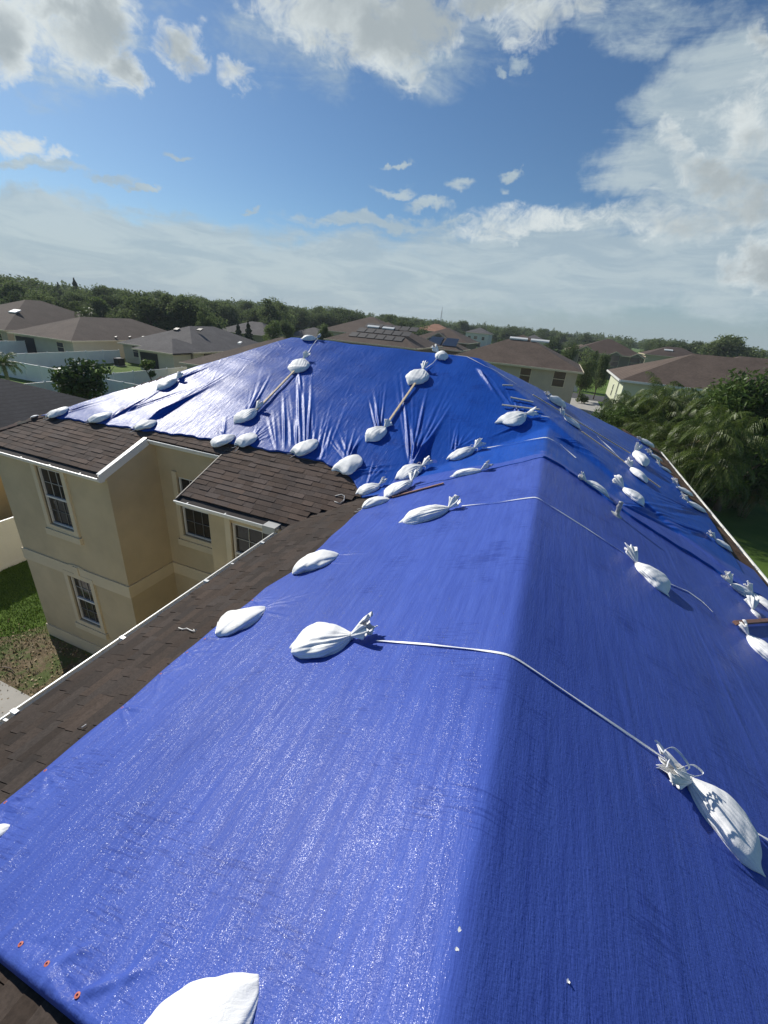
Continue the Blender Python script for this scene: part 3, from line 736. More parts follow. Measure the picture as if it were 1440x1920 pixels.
# ------------------------------------------------------------------ sandbags
def snorm(x, y):
    e = .05; gx = (tz(x+e, y)-tz(x-e, y))/(2*e); gy = (tz(x, y+e)-tz(x, y-e))/(2*e); return nrmz((-gx, -gy, 1))
def on_tarp(px, py, off):
    p = onroof(px, py, .07+off); return p
def sack_mesh(L, Wd, H, tied, seed, bend=0., ear=.0, NS=56, NT=96):
    r = np.random.default_rng(seed)
    if tied:
        cs = [0, .02, .08, .2, .4, .6, .76, .88, .96, 1]; cw = [.10, .30, .62, .92, 1, .93, .74, .46, .24, .14]; ch = [.05, .22, .5, .85, 1, .98, .84, .58, .36, .24]
    else:
        cs = [0, .03, .10, .25, .45, .65, .8, .9, .97, 1]; cw = [.35, .66, .86, 1, 1, .94, .80, .60, .36, .20]; ch = [.08, .42, .72, .98, 1, .92, .70, .46, .20, .08]
    t = np.linspace(0, 1, NS); t = t-.04*np.sin(2*pi*t)
    w = np.interp(t, cs, cw); h = np.interp(t, cs, ch)
    ker = np.array([1, 3, 4, 3, 1.])/12
    for _ in range(2):
        w[2:-2] = np.convolve(w, ker, 'same')[2:-2]; h[2:-2] = np.convolve(h, ker, 'same')[2:-2]
    th = np.linspace(0, 2*pi, NT, endpoint=False)
    T, TH = np.meshgrid(t, th, indexing='ij'); Wt = w[:, None]; Ht = h[:, None]
    c, s = np.cos(TH), np.sin(TH)
    # lumps and creases in the cloth
    ph = r.uniform(0, 6.28, 12)
    lump = .05*np.sin(2*TH+4*T+ph[0])+.05*np.sin(3*TH-6*T+ph[1])+.035*np.sin(5*TH+9*T+ph[2])
    crease = -np.abs(np.sin(3.5*T*pi+1.2*np.sin(TH+ph[3])+ph[4]))**6*.03-np.abs(np.sin(2*TH+5*T+ph[5]))**10*.035
    rad = 1+lump+crease
    if tied:
        n = int(r.integers(15, 22)); fall = np.exp(-(1-T)/.30)
        pl = np.sin(n*TH+ph[6]+1.5*np.sin(3*TH+ph[7]))
        rad = rad+fall*.13*pl*(1-.3*(T > .97))+.05*np.exp(-(1-T)/.6)*np.sin((n+6)*TH+ph[8])
    else:
        pl = np.sin(7*TH+ph[6]); rad = rad+.10*np.exp(-(1-T)/.14)*pl+.06*np.exp(-T/.08)*np.sin(6*TH+ph[7])
    y = np.sign(c)*np.abs(c)**.85*Wt*Wd/2*rad
    z = np.sign(s)*np.abs(s)**.9*Ht*H/2*rad
    base = -.28*H*Ht**.6
    z = np.where(z < base, base+(z-base)*.12, z)
    z = z-base.min(axis=1, keepdims=True)*0
    # rest on the surface: lowest level of the body is zero, the neck lifts slightly
    x = T*L
    zb = .28*H*np.ones_like(z)*np.clip(Ht**.6, 0, 1)
    z = z+zb+.002
    if tied: z = z+.02*np.clip((T-.8)/.2, 0, 1)**2
    # a sewn corner that points out of the closed end
    k = np.exp(-T/.06)*np.clip(c*np.sign(ear if ear else 1), 0, 1)**2
    x = x-abs(ear)*k*L; y = y+ear*k*Wd*.35
    y = y+bend*L*((T-.5)**2-.25)+(.10*Wd*np.sin(T*pi*1.3+ph[9]))*.5
    if not tied:
        k2 = np.exp(-(1-T)/.12); y = y+.28*Wd*k2*np.sign(bend if bend else 1)
    V = np.stack([x-L*.5, y, z], -1).reshape(-1, 3)
    idx = np.arange(NS*NT).reshape(NS, NT)
    F = [tuple(int(i) for i in (idx[i, j], idx[i+1, j], idx[i+1, (j+1) % NT], idx[i, (j+1) % NT])) for i in range(NS-1) for j in range(NT)]
    F.append(tuple(int(v) for v in idx[0])); F.append(tuple(int(v) for v in idx[-1][::-1]))
    neck = V.reshape(NS, NT, 3)[-1].mean(axis=0)
    return V, F, neck
def frill_mesh(R, Ln, seed, NS=12, NT=60):
    r = np.random.default_rng(seed); V = []
    a1, a2 = r.uniform(0, 6, 2); n = int(r.integers(7, 11)); fl = r.uniform(.45, .7)
    for i in range(NS):
        t = i/(NS-1)
        for j in range(NT):
            th = 2*pi*j/NT; ruf = 1+.36*t*sin(n*th+a1)+.2*t*sin((2*n+3)*th+a2)
            rr = (.16+.84*t**.8)*R*ruf*(1-.12*max(0, t-.8)/.2)
            V.append((t*Ln*(1+.22*t*sin(3*th+a2)+.12*t*sin(7*th)), rr*cos(th), rr*sin(th)*fl+.03*t))
    F = [(i*NT+j, i*NT+(j+1) % NT, (i+1)*NT+(j+1) % NT, (i+1)*NT+j) for i in range(NS-1) for j in range(NT)]
    return V, F
def put(o, M_, parent=None):
    o.matrix_world = M_ if parent is None else o.matrix_world
def sandbag(a, b, label, tied=True, wr=.42, hr=.24, seed=0, bend=0., ear=.12, off=.03, frill=.24, scale=1., string=False, fz=None, frz=0., fs=1., small=False, lift=0.0, Lx=None):
    """a: pixel of the closed end, b: pixel of the tied end (or pointed corner)"""
    A = on_tarp(*a, off); B = on_tarp(*b, off)
    if Lx is not None: B = A+(B-A)/np.linalg.norm(B-A)*Lx
    Ltot = float(np.linalg.norm(B-A))*scale; C_ = (A+B)/2
    n = snorm(C_[0], C_[1]); d = B-A; d = d-n*np.dot(d, n); d /= np.linalg.norm(d); s = np.cross(n, d)
    Lb = Ltot*(1-frill) if tied else Ltot
    cen = A+d*Lb/2; zc = tz(cen[0], cen[1])-.012+lift
    cen = np.array([cen[0], cen[1], zc])
    Mx = Matrix(((d[0], s[0], n[0], cen[0]), (d[1], s[1], n[1], cen[1]), (d[2], s[2], n[2], cen[2]), (0, 0, 0, 1)))
    Wd, H = Lb*wr*2*(.82 if A[1] > 6 else .95), max(.05, Lb*hr*(1.1 if A[1] > 6 else 1.4))
    V, F, neck = sack_mesh(Lb, Wd, H, tied, seed, bend, ear)
    if not tied:
        o = mesh('sandbag', V, F, M_BAG, None, True); o.matrix_world = Mx
        tag(o, label, 'sandbag', 'white sandbags weighing down the tarps')
        # sewn hem at the closed end
        root = o
        hm = MB(); V3 = np.array(V).reshape(56, 96, 3)
        row = V3[2]; k = [j for j in range(0, 96, 6)]
        hm.tube([row[j]*1.0+[-.004, 0, .0] for j in k]+[row[0]], max(.0022, Lb*.008), 5, cap=False); hm.build('stitched_hem', M_BAG, o, True)
        if string:
            r = random.Random(seed); c = V3[2].mean(axis=0)
            for sg_ in (-1, 1):
                st = MB(); p = np.array(c)+[0, sg_*.04, -.01]; pts = [p]
                for _ in range(5): p = p+[-.03*r.uniform(.6, 1.4), sg_*.012*r.uniform(-1, 2), -.001]; pts.append([p[0], p[1], -.005])
                st.tube(pts, .004, 5); st.build('drawstring', M_CORD, o, True)
        return o
    root = bpy.data.objects.new('sandbag', None); COL.objects.link(root); root.matrix_world = Mx; root.empty_display_size = .1
    tag(root, label, 'sandbag', 'white sandbags weighing down the tarps')
    mesh('sack', V, F, M_BAG, root, True)
    fr = Ltot*frill
    fr = min(fr, .21)*fs; V2, F2 = frill_mesh(min(.085, max(.03, fr*.5))*fs**.3, fr, seed+50)
    ff = mesh('gathered_mouth', V2, F2, M_BAG, root, True); ff.location = Vector(neck)+Vector((-.006, 0, .004))
    rr = random.Random(seed); ff.rotation_euler = (rr.uniform(-.5, .5), -(fz if fz is not None else rr.uniform(.05, .4)), frz+rr.uniform(-.3, .3))
    mo = ff.modifiers.new('thickness', 'SOLIDIFY'); mo.thickness = .0015
    tb = MB(); R_t = max(.012, Wd*.075)
    for k in range(2):
        pts = [(neck[0]-.004+k*.006, neck[1]+R_t*cos(t_), neck[2]+R_t*.85*sin(t_)) for t_ in np.linspace(0, 2*pi, 14)]; tb.tube(pts, .0035, 5, cap=False)
    if string:
        for sg_ in (-1, 1):
            p = np.array(neck)+[0, sg_*R_t, 0]; pts = [p, p+[.02, sg_*.05, .03], p+[.0, sg_*.09, .02], p+[-.03, sg_*.1, -.02]]
            tb.tube(pts, .004, 5)
    tb.build('tie_cord', M_CORD, root, True)
    return root
NP = dict(tied=False); FR29 = .85
B = sandbag
B((566, 634), (602, 632), 'slim white sandbag lying along the left end of the main ridge', wr=.30, hr=.30, seed=1)
B((553, 694), (577, 664), 'tied white sandbag at the upper end of the left wooden batten', wr=.50, seed=2, off=.06)
B((446, 790), (490, 758), 'tied white sandbag at the lower end of the left wooden batten', wr=.42, seed=3)
B((396, 829), (441, 819), 'flat white sandbag on the tarp edge just left of the bag with dangling strings', seed=4, wr=.40, ear=.05, **NP)
B((447, 832), (483, 813), 'upright-looking plump sandbag on the tarp edge with loose drawstrings, below the left batten', seed=5, wr=.48, string=True, **NP)
B((253, 801), (294, 790), 'third sandbag from the outer corner along the left tarp edge', seed=6, wr=.42, string=True, **NP)
B((167, 787), (210, 776), 'second sandbag from the outer corner along the left tarp edge, low and flat', seed=7, wr=.36, string=True, **NP)
B((90, 779), (130, 764), 'sandbag nearest the outer left corner of the tarp', seed=8, wr=.42, string=True, **NP)
B((56, 777), (70, 771), 'tiny white bag pinning the very tip of the tarp corner', seed=9, wr=.5, tied=False)
B((298, 728), (342, 704), 'lone tied sandbag high on the left part of the tarp among long folds', seed=10, wr=.36)
B((552, 846), (600, 828), 'plump sandbag with a hanging string on the curved tarp edge, right of the left batten', seed=11, wr=.42, string=True, **NP)
B((636, 880), (682, 858), 'square-cornered white sandbag where the tarp edge turns down to the roof valley', seed=12, wr=.5, ear=.2, **NP)
B((836, 668), (815, 643), 'knotted sandbag standing on the main ridge at the top of the right strap', wr=.5, hr=.42, seed=13, off=.08, frill=.36)
B((772, 716), (802, 684), 'tied sandbag at the upper end of the right wooden batten', wr=.46, seed=14, off=.05)
B((692, 824), (730, 792), 'tied sandbag at the lower end of the right wooden batten', wr=.46, seed=15)
B((747, 894), (806, 866), 'tied sandbag with a twisted neck at the foot of the big fan of folds', wr=.38, seed=16, string=True)
B((728, 932), (784, 900), 'tied sandbag resting on the red-brown board at the seam', wr=.34, seed=17, lift=.05)
B((673, 923), (723, 901), 'tied sandbag just above the roof valley, left end of the seam cluster', wr=.42, seed=18)
B((681, 948), (731, 935), 'untied sandbag on the corner of the near tarp at the roof valley', seed=19, wr=.34, ear=.06, string=True, **NP)
B((844, 858), (905, 834), 'long slim tied sandbag left of the upper strap on the near ridge', wr=.27, seed=20, string=True)
B((849, 890), (922, 878), 'long slim sandbag lying along the seam between the two tarps', wr=.20, seed=21)
B((942, 790), (1002, 772), 'triangular tied sandbag in the pocket where the hip meets the near ridge', wr=.48, seed=22, ear=.25)
B((757, 976), (866, 948), 'large tied sandbag hung on the middle strap, on the sunny near slope', wr=.30, hr=.22, seed=23, frill=.2, bend=.05)
B((556, 1062), (630, 1046), 'upper of the two untied sandbags on the left hem of the near tarp', seed=24, wr=.46, hr=.24, ear=.04, **NP)
B((407, 1178), (498, 1144), 'lower of the two untied sandbags on the left hem of the near tarp', seed=25, wr=.46, hr=.22, ear=.04, **NP)
B((548, 1214), (707, 1180), 'large pleated sandbag hung on the nearest strap, on the sunny near slope', wr=.41, hr=.24, seed=26, frill=.27, ear=.08, fz=.25)
B((225, 2040), (486, 1893), 'big smooth sandbag at the bottom edge of the picture, nearest of all', seed=27, wr=.36, hr=.22, ear=.03, bend=.1, off=.04, **NP)
B((-70, 1590), (8, 1556), 'sandbag cut off by the left edge of the picture on the near tarp', seed=28, wr=.34, **NP)
B((1428, 1612), (1262, 1430), 'large sandbag with a bow of strap at its neck, on the shaded near slope', wr=.34, hr=.25, seed=29, frill=.17, ear=.1, fz=-.1, frz=FR29, fs=1.9)
B((1252, 1108), (1168, 1032), 'tied sandbag hung on the middle strap, on the shaded side of the near ridge', wr=.40, hr=.26, seed=30, frill=.3)
B((1140, 926), (1084, 893), 'plump tied sandbag on the dark tarp seam, left of the vent pipe', wr=.38, hr=.28, seed=31)
B((1207, 944), (1150, 900), 'plump tied sandbag leaning beside the vent pipe', wr=.38, hr=.3, seed=32, frill=.32)
B((1206, 870), (1180, 838), 'knotted sandbag with an upright gathered mouth at the lower batten end', wr=.24, hr=.24, seed=33, frill=.36, fz=1.0)
B((1211, 902), (1174, 868), 'sandbag directly below the knotted one, over the lower batten', wr=.32, hr=.24, seed=34)
B((1056, 758), (1015, 740), 'upper sandbag beside the hip on the shaded right slope', wr=.36, hr=.26, seed=35, frill=.3)
B((1088, 801), (1045, 772), 'second sandbag down beside the hip on the shaded right slope', wr=.34, hr=.24, seed=36, frill=.28)
B((1221, 833), (1193, 822), 'farthest sandbag of the row along the right tarp edge', seed=37, wr=.27, hr=.14, frill=.26)
B((1240, 861), (1210, 846), 'second farthest sandbag of the row along the right tarp edge', seed=38, wr=.27, hr=.14, frill=.26)
B((1259, 884), (1229, 867), 'third farthest sandbag of the row along the right tarp edge', seed=39, wr=.27, hr=.14, frill=.26)
B((1298, 926), (1258, 906), 'fourth farthest sandbag of the row along the right tarp edge', seed=40, wr=.27, hr=.14, frill=.26)
B((1322, 956), (1277, 933), 'fifth farthest sandbag of the row along the right tarp edge, above the lifted flap', seed=41, wr=.27, hr=.14, frill=.26)
B((1371, 1028), (1327, 1001), 'sandbag on the right tarp edge just below the lifted flap', seed=42, wr=.42, frill=.3)
B((1414, 1120), (1351, 1082), 'plump sandbag overlapping another at the right end of the seam', seed=43, wr=.38, hr=.3, frill=.3)
B((1462, 1152), (1394, 1096), 'long sandbag lying beneath its neighbour at the right end of the seam', seed=44, wr=.32, hr=.22, frill=.25)
B((1425, 1155), (1397, 1124), 'small crumpled bag neck poking out below the seam pair at the right edge', seed=45, wr=.34, frill=.5)
B((1476, 1258), (1381, 1172), 'sandbag below the short brown boards, partly cut off by the right picture edge', seed=46, wr=.34, hr=.24, frill=.22)
# ------------------------------------------------------------------ straps, battens, odds and ends
def strap(px, w, label, name='strap', mat=M_STRAP, cat='strap', group='white straps tying sandbags over the roof', flat=True, off=.012, sub=14, lift=None):
    P = [onroof(x, y, .07+off) for x, y in px]
    pts = []
    for i in range(len(P)-1):
        for k in range(sub):
            t = k/sub; p = P[i]*(1-t)+P[i+1]*t; pts.append(np.array([p[0], p[1], tz(p[0], p[1])+off]))
    pts.append(np.array([P[-1][0], P[-1][1], tz(P[-1][0], P[-1][1])+off]))
    if lift is not None:
        pts = [p+[0, 0, l] for p, l in zip(pts, np.interp(np.linspace(0, 1, len(pts)), *lift))]
    mb = MB()
    if flat:
        V = []
        for i, p in enumerate(pts):
            d = nrmz(pts[min(i+1, len(pts)-1)]-pts[max(i-1, 0)]); n = snorm(p[0], p[1]); s = nrmz(np.cross(d, n)); tw = .35*sin(i*.23+px[0][0]); s = s*cos(tw)+n*sin(tw)
            for a, b in ((-1, -.0012), (1, -.0012), (1, .0012), (-1, .0012)): V.append(p+s*a*w/2+n*b)
        n_ = len(pts); F = [(4*i+j, 4*i+(j+1) % 4, 4*i+4+(j+1) % 4, 4*i+4+j) for i in range(n_-1) for j in range(4)]
        mb.add(V, F)
    else: mb.tube(pts, w/2, 6)
    o = mb.build(name, mat, None, not flat); reorigin(o, pts[0]); tag(o, label, cat, group); return o
strap([(706, 1200), (800, 1207), (885, 1216), (955, 1228), (1085, 1312), (1225, 1407), (1262, 1432)], .014, 'nearest white strap crossing the ridge between two large sandbags')
strap([(866, 948), (935, 941), (1003, 932), (1030, 946), (1100, 990), (1170, 1036)], .015, 'middle white strap crossing the near ridge')
strap([(1250, 1091), (1290, 1108), (1318, 1128), (1337, 1147)], .014, 'loose strap tail trailing below the middle sandbag on the shaded slope')
strap([(903, 839), (960, 830), (1025, 820), (1050, 832), (1080, 858)], .022, 'upper white strap crossing the ridge just above the tarp seam')
strap([(1000, 778), (1030, 782)], .016, 'short white strap from the triangular sandbag to the hip')
strap([(596, 634), (584, 650), (574, 668)], .018, 'short white strap from the main ridge down to the left batten')
strap([(822, 668), (812, 680), (798, 690)], .018, 'short white strap from the main ridge down to the right batten')
strap([(843, 664), (875, 668), (910, 686), (945, 705), (985, 730), (1020, 752), (1180, 842)], .014, 'long thin cord from the ridge knot down along the hip, also standing in for white sheen lines', mat=M_CORD, cat='cord')  # the cord also stands in for white sheen on the hip folds
strap([(1120, 818), (1142, 838), (1162, 858)], .03, 'short crumpled white strap between the two right-hand battens')
strap([(1421, 1562), (1450, 1580)], .018, 'end of a strap leaving the large shaded sandbag at the right picture edge')
def batten(a, b, w, t, label, mat=M_WOOD, off=.03, group='wooden battens on the tarps', n0=None):
    A_, B_ = onroof(*a, .07+off), onroof(*b, .07+off)
    mb = MB(); n = snorm(*((A_+B_)/2)[:2]); mb.bar(A_, B_, w, t, up=n)
    o = mb.build('batten', mat); 
    bv = o.modifiers.new('bevel', 'BEVEL'); bv.width = .004; bv.segments = 2
    reorigin(o, A_); tag(o, label, 'batten', group); return o
batten((557, 690), (480, 770), .05, .03, 'left pale wooden batten running down the front slope between two sandbags')
batten((783, 712), (722, 800), .05, .03, 'right pale wooden batten running down the front slope between two sandbags')
batten((999, 740), (1182, 850), .035, .025, 'upper thin batten beside the hip on the shaded right slope')
batten((1091, 809), (1238, 914), .035, .025, 'lower thin batten on the right slope whose end sticks out past a sandbag')
M_GREYW = simple('grey_weathered_lath', (.42, .42, .40), .8, .15, 12)
batten((942, 722), (962, 723), .03, .03, 'shortest and highest of three grey laths near the hip', M_GREYW, group='grey laths near the hip')
batten((957, 745), (1000, 754), .035, .03, 'middle of three grey laths near the hip', M_GREYW, group='grey laths near the hip')
batten((941, 759), (1012, 768), .035, .03, 'longest and lowest of three grey laths near the hip', M_GREYW, group='grey laths near the hip')
batten((735, 932), (832, 906), .05, .02, 'red-brown board lying along the seam beside the roof valley', M_REDWOOD, off=.02, group='brown boards on the seam')
batten((1378, 1168), (1460, 1162), .05, .03, 'short red-brown board at the right picture edge above a sandbag', M_REDWOOD, off=.03, group='brown boards on the seam')
# bow of strap on the big shaded bag
def bow():
    c = onroof(1262, 1435, .16); n = snorm(c[0], c[1]); mb = MB()
    ax = nrmz(ray(1300, 1400)-ray(1262, 1435)); up = nrmz(np.cross(n, np.cross(ax, n)))
    rt = nrmz(RC[0]); dn = RC[1]
    def P(px, py, h): p = onplane(px, py, pR, .07+h); return p
    for path in ([(1268, 1442, .10), (1240, 1400, .16), (1228, 1388, .17)], [(1268, 1442, .10), (1245, 1412, .16), (1262, 1402, .2), (1285, 1425, .19), (1292, 1442, .12), (1275, 1444, .1)],
                 [(1272, 1442, .10), (1298, 1434, .13), (1318, 1450, .13), (1300, 1455, .12), (1276, 1446, .1)], [(1268, 1444, .1), (1256, 1424, .16), (1250, 1438, .13)]):
        pts = [P(*p) for p in path]; q = []
        for i in range(len(pts)-1):
            for k in range(6):
                t = k/6; p0 = pts[max(i-1, 0)]; p1 = pts[i]; p2 = pts[i+1]; p3 = pts[min(i+2, len(pts)-1)]
                q.append(.5*((2*p1)+(-p0+p2)*t+(2*p0-5*p1+4*p2-p3)*t*t+(-p0+3*p1-3*p2+p3)*t**3))
        q.append(pts[-1]); V = []
        for p in q:
            for a, b in ((-1, -1), (1, -1), (1, 1), (-1, 1)): V.append(p+n*a*.006+np.array(up)*b*.001)
        F = [(4*i+j, 4*i+(j+1) % 4, 4*i+4+(j+1) % 4, 4*i+4+j) for i in range(len(q)-1) for j in range(4)]; mb.add(V, F)
    o = mb.build('strap_bow', M_STRAP); reorigin(o, c); tag(o, 'loose white bow of strap tied at the neck of the large shaded sandbag', 'strap')
bow()
# vent pipe wrapped in clear plastic
def vent():
    b = onroof(1156, 966, .066); n = snorm(b[0], b[1]); t = empty('vent_pipe', b, 'upright grey vent pipe with flashing and wrap between tarp seam and a sandbag', 'vent pipe')
    mb = MB(); mb.tube([(0, 0, -.06), (.0, 0, .20), (.0, 0, .205)], [.026, .026, .029], 16); mb.build('pipe', simple('galvanised', (.42, .43, .42), .4, .1, 5, metal=.4), t, True)
    fl = MB(); V = []
    u = nrmz(np.cross((0, 1, 0), n)); v = np.cross(n, u)
    for r_, h in ((.085, .004), (.07, .009), (.036, .014), (.031, .05)):
        for j in range(20): a = 2*pi*j/20; w = 1+.12*sin(3*a); V.append(u*r_*cos(a)*w+v*r_*sin(a)*w+(n*h if h < .03 else np.array([0, 0, h])))
    fl.add(V, [(i*20+j, i*20+(j+1) % 20, (i+1)*20+(j+1) % 20, (i+1)*20+j) for i in range(3) for j in range(20)]); fl.build('flashing', simple('lead_flashing', (.36, .37, .38), .45, .15, 9), t, True)
    m, nt, N, L, P = newmat('clear_wrap'); P.inputs['Base Color'].default_value = (.7, .72, .72, 1); P.inputs['Roughness'].default_value = .2; P.inputs['Alpha'].default_value = .4
    L.new(bumpn(N, L, noisen(N, L, 25, 4, .6), .8, .01), P.inputs['Normal'])
    w = MB(); w.tube([(0, 0, .04), (.003, .002, .09), (-.004, 0, .13), (.004, 0, .17), (0, 0, .2)], [.034, .031, .037, .030, .035], 14, cap=False); w.build('plastic_wrap', m, t, True)
vent()
# loose strings on the shingles
def cordon(pts, fn, label, name='string', r=.004):
    P = [onplane(x, y, fn, .018) for x, y in pts]; mb = MB(); mb.tube(P, r, 5); o = mb.build(name, M_CORD, None, True); reorigin(o, P[0]); tag(o, label, 'string'); return o
cordon([(335, 1177), (343, 1180), (350, 1178), (358, 1182), (366, 1184), (363, 1180), (368, 1181)], pNL, 'knotted white string lying on the brown shingles of the near roof', r=.006)
cordon([(627, 940), (637, 944), (645, 938), (646, 930), (640, 927), (628, 930)], pF, 'loop of pale cord lying on shingles by the roof valley', r=.008)
cordon([(153, 1364), (158, 1361), (162, 1358)], pNL, 'short scrap of string on the near shingles toward the lower left', r=.004)
M_SCRAP = simple('paper_scrap', (.8, .8, .76), .8)
for px, py, lb in ((861, 1743, 'upper white paper scrap on the ridge fold near the bottom of the picture'), (857, 1780, 'lower white paper scrap on the ridge fold near the bottom of the picture'), (1065, 1840, 'single white fleck on the shaded near tarp at the bottom')):
    c = onroof(px, py, .069); r = random.Random(px); V = [(c[0]+.006*r.uniform(.5, 1.2)*cos(a), c[1]+.008*r.uniform(.4, 1.3)*sin(a), c[2]+.003*r.random()) for a in np.linspace(0, 2*pi, 9)[:-1]]
    o = mesh('scrap', V+[(x, y, z-.002) for x, y, z in V], [tuple(range(8)), tuple(range(15, 7, -1))]+[(i, 8+i, 8+(i+1) % 8, (i+1) % 8) for i in range(8)], M_SCRAP); reorigin(o, c); tag(o, lb, 'scrap')
#@@BACKGROUND
# ================================================================== the neighbourhood
def far_shingle(name, c):
    m, nt, N, L, P = newmat(name)
    a = rampn(N, L, noisen(N, L, .5, 6, .65), [(.3, tuple(v*.8 for v in c)), (.7, tuple(v*1.2 for v in c))])
    b = rampn(N, L, noisen(N, L, 7, 3, .8, (.6, .6, 3)), [(.3, (.72,)*3), (.7, (1.3,)*3)])
    tc = N.new('ShaderNodeTexCoord'); wv = N.new('ShaderNodeTexWave'); wv.bands_direction = 'Z'; wv.inputs['Scale'].default_value = 2.9; wv.inputs['Distortion'].default_value = .4
    L.new(tc.outputs['Object'], wv.inputs[0]); cc = rampn(N, L, wv.outputs['Fac'], [(.0, (.78,)*3), (.25, (1.05,)*3)])
    x = a
    for q_ in (b, cc):
        mx = N.new('ShaderNodeMix'); mx.data_type = 'RGBA'; mx.blend_type = 'MULTIPLY'; mx.inputs[0].default_value = 1
        L.new(x, mx.inputs[6]); L.new(q_, mx.inputs[7]); x = mx.outputs[2]
    L.new(x, P.inputs['Base Color']); P.inputs['Roughness'].default_value = .92; P.inputs['Specular IOR Level'].default_value = .2
    return m
R_BROWN = far_shingle('brown_roof_shingle', (.118, .088, .069)); R_GREY = far_shingle('grey_roof_shingle', (.13, .12, .115)); R_DARK = far_shingle('dark_roof_shingle', (.045, .045, .05))
R_TAN = far_shingle('tan_roof_shingle', (.22, .17, .12)); R_ORANGE = far_shingle('terracotta_roof', (.36, .19, .12)); R_DBROWN = far_shingle('dark_brown_roof_shingle', (.085, .061, .048))
W_TAN = simple('tan_wall', (.50, .43, .31), .9, .08, 1); W_GREEN = simple('pale_green_wall', (.55, .58, .42), .9, .06, 1); W_YEL = simple('yellow_wall', (.60, .43, .20), .9, .08, 1.5)
W_WHITE = simple('off_white_wall', (.60, .60, .56), .9, .06, 1); W_BROWN = simple('brown_wall', (.20, .165, .125), .9, .08, 1); W_CREAM = simple('cream_wall', (.55, .50, .38), .9, .06, 1)
M_DARK = simple('shade_and_casing_black', (.02, .02, .02), .8); M_SOLAR = simple('solar_panel_glass', (.025, .035, .06), .18, .1, 3); M_BLK = simple('black_pool_heater_mat', (.02, .02, .02), .6)
def hiproof(mb, x0, x1, y0, y1, z, p, oh=0., thick=.18):
    w, d = x1-x0, y1-y0; h = min(w, d)/2; zr = z+h*p
    if w >= d: r0, r1 = (x0+h, (y0+y1)/2, zr), (x1-h, (y0+y1)/2, zr)
    else: r0, r1 = ((x0+x1)/2, y0+h, zr), ((x0+x1)/2, y1-h, zr)
    c = [(x0, y0, z), (x1, y0, z), (x1, y1, z), (x0, y1, z)]; b = [(x, y, z-thick) for x, y, _ in c]
    V = c+b+[r0, r1]
    if w >= d: F = [(0, 1, 9, 8), (1, 2, 9), (2, 3, 8, 9), (3, 0, 8)]
    else: F = [(0, 1, 8), (1, 2, 9, 8), (2, 3, 9), (3, 0, 8, 9)]
    F += [(7, 6, 5, 4)]; mb.add(V, F); return zr
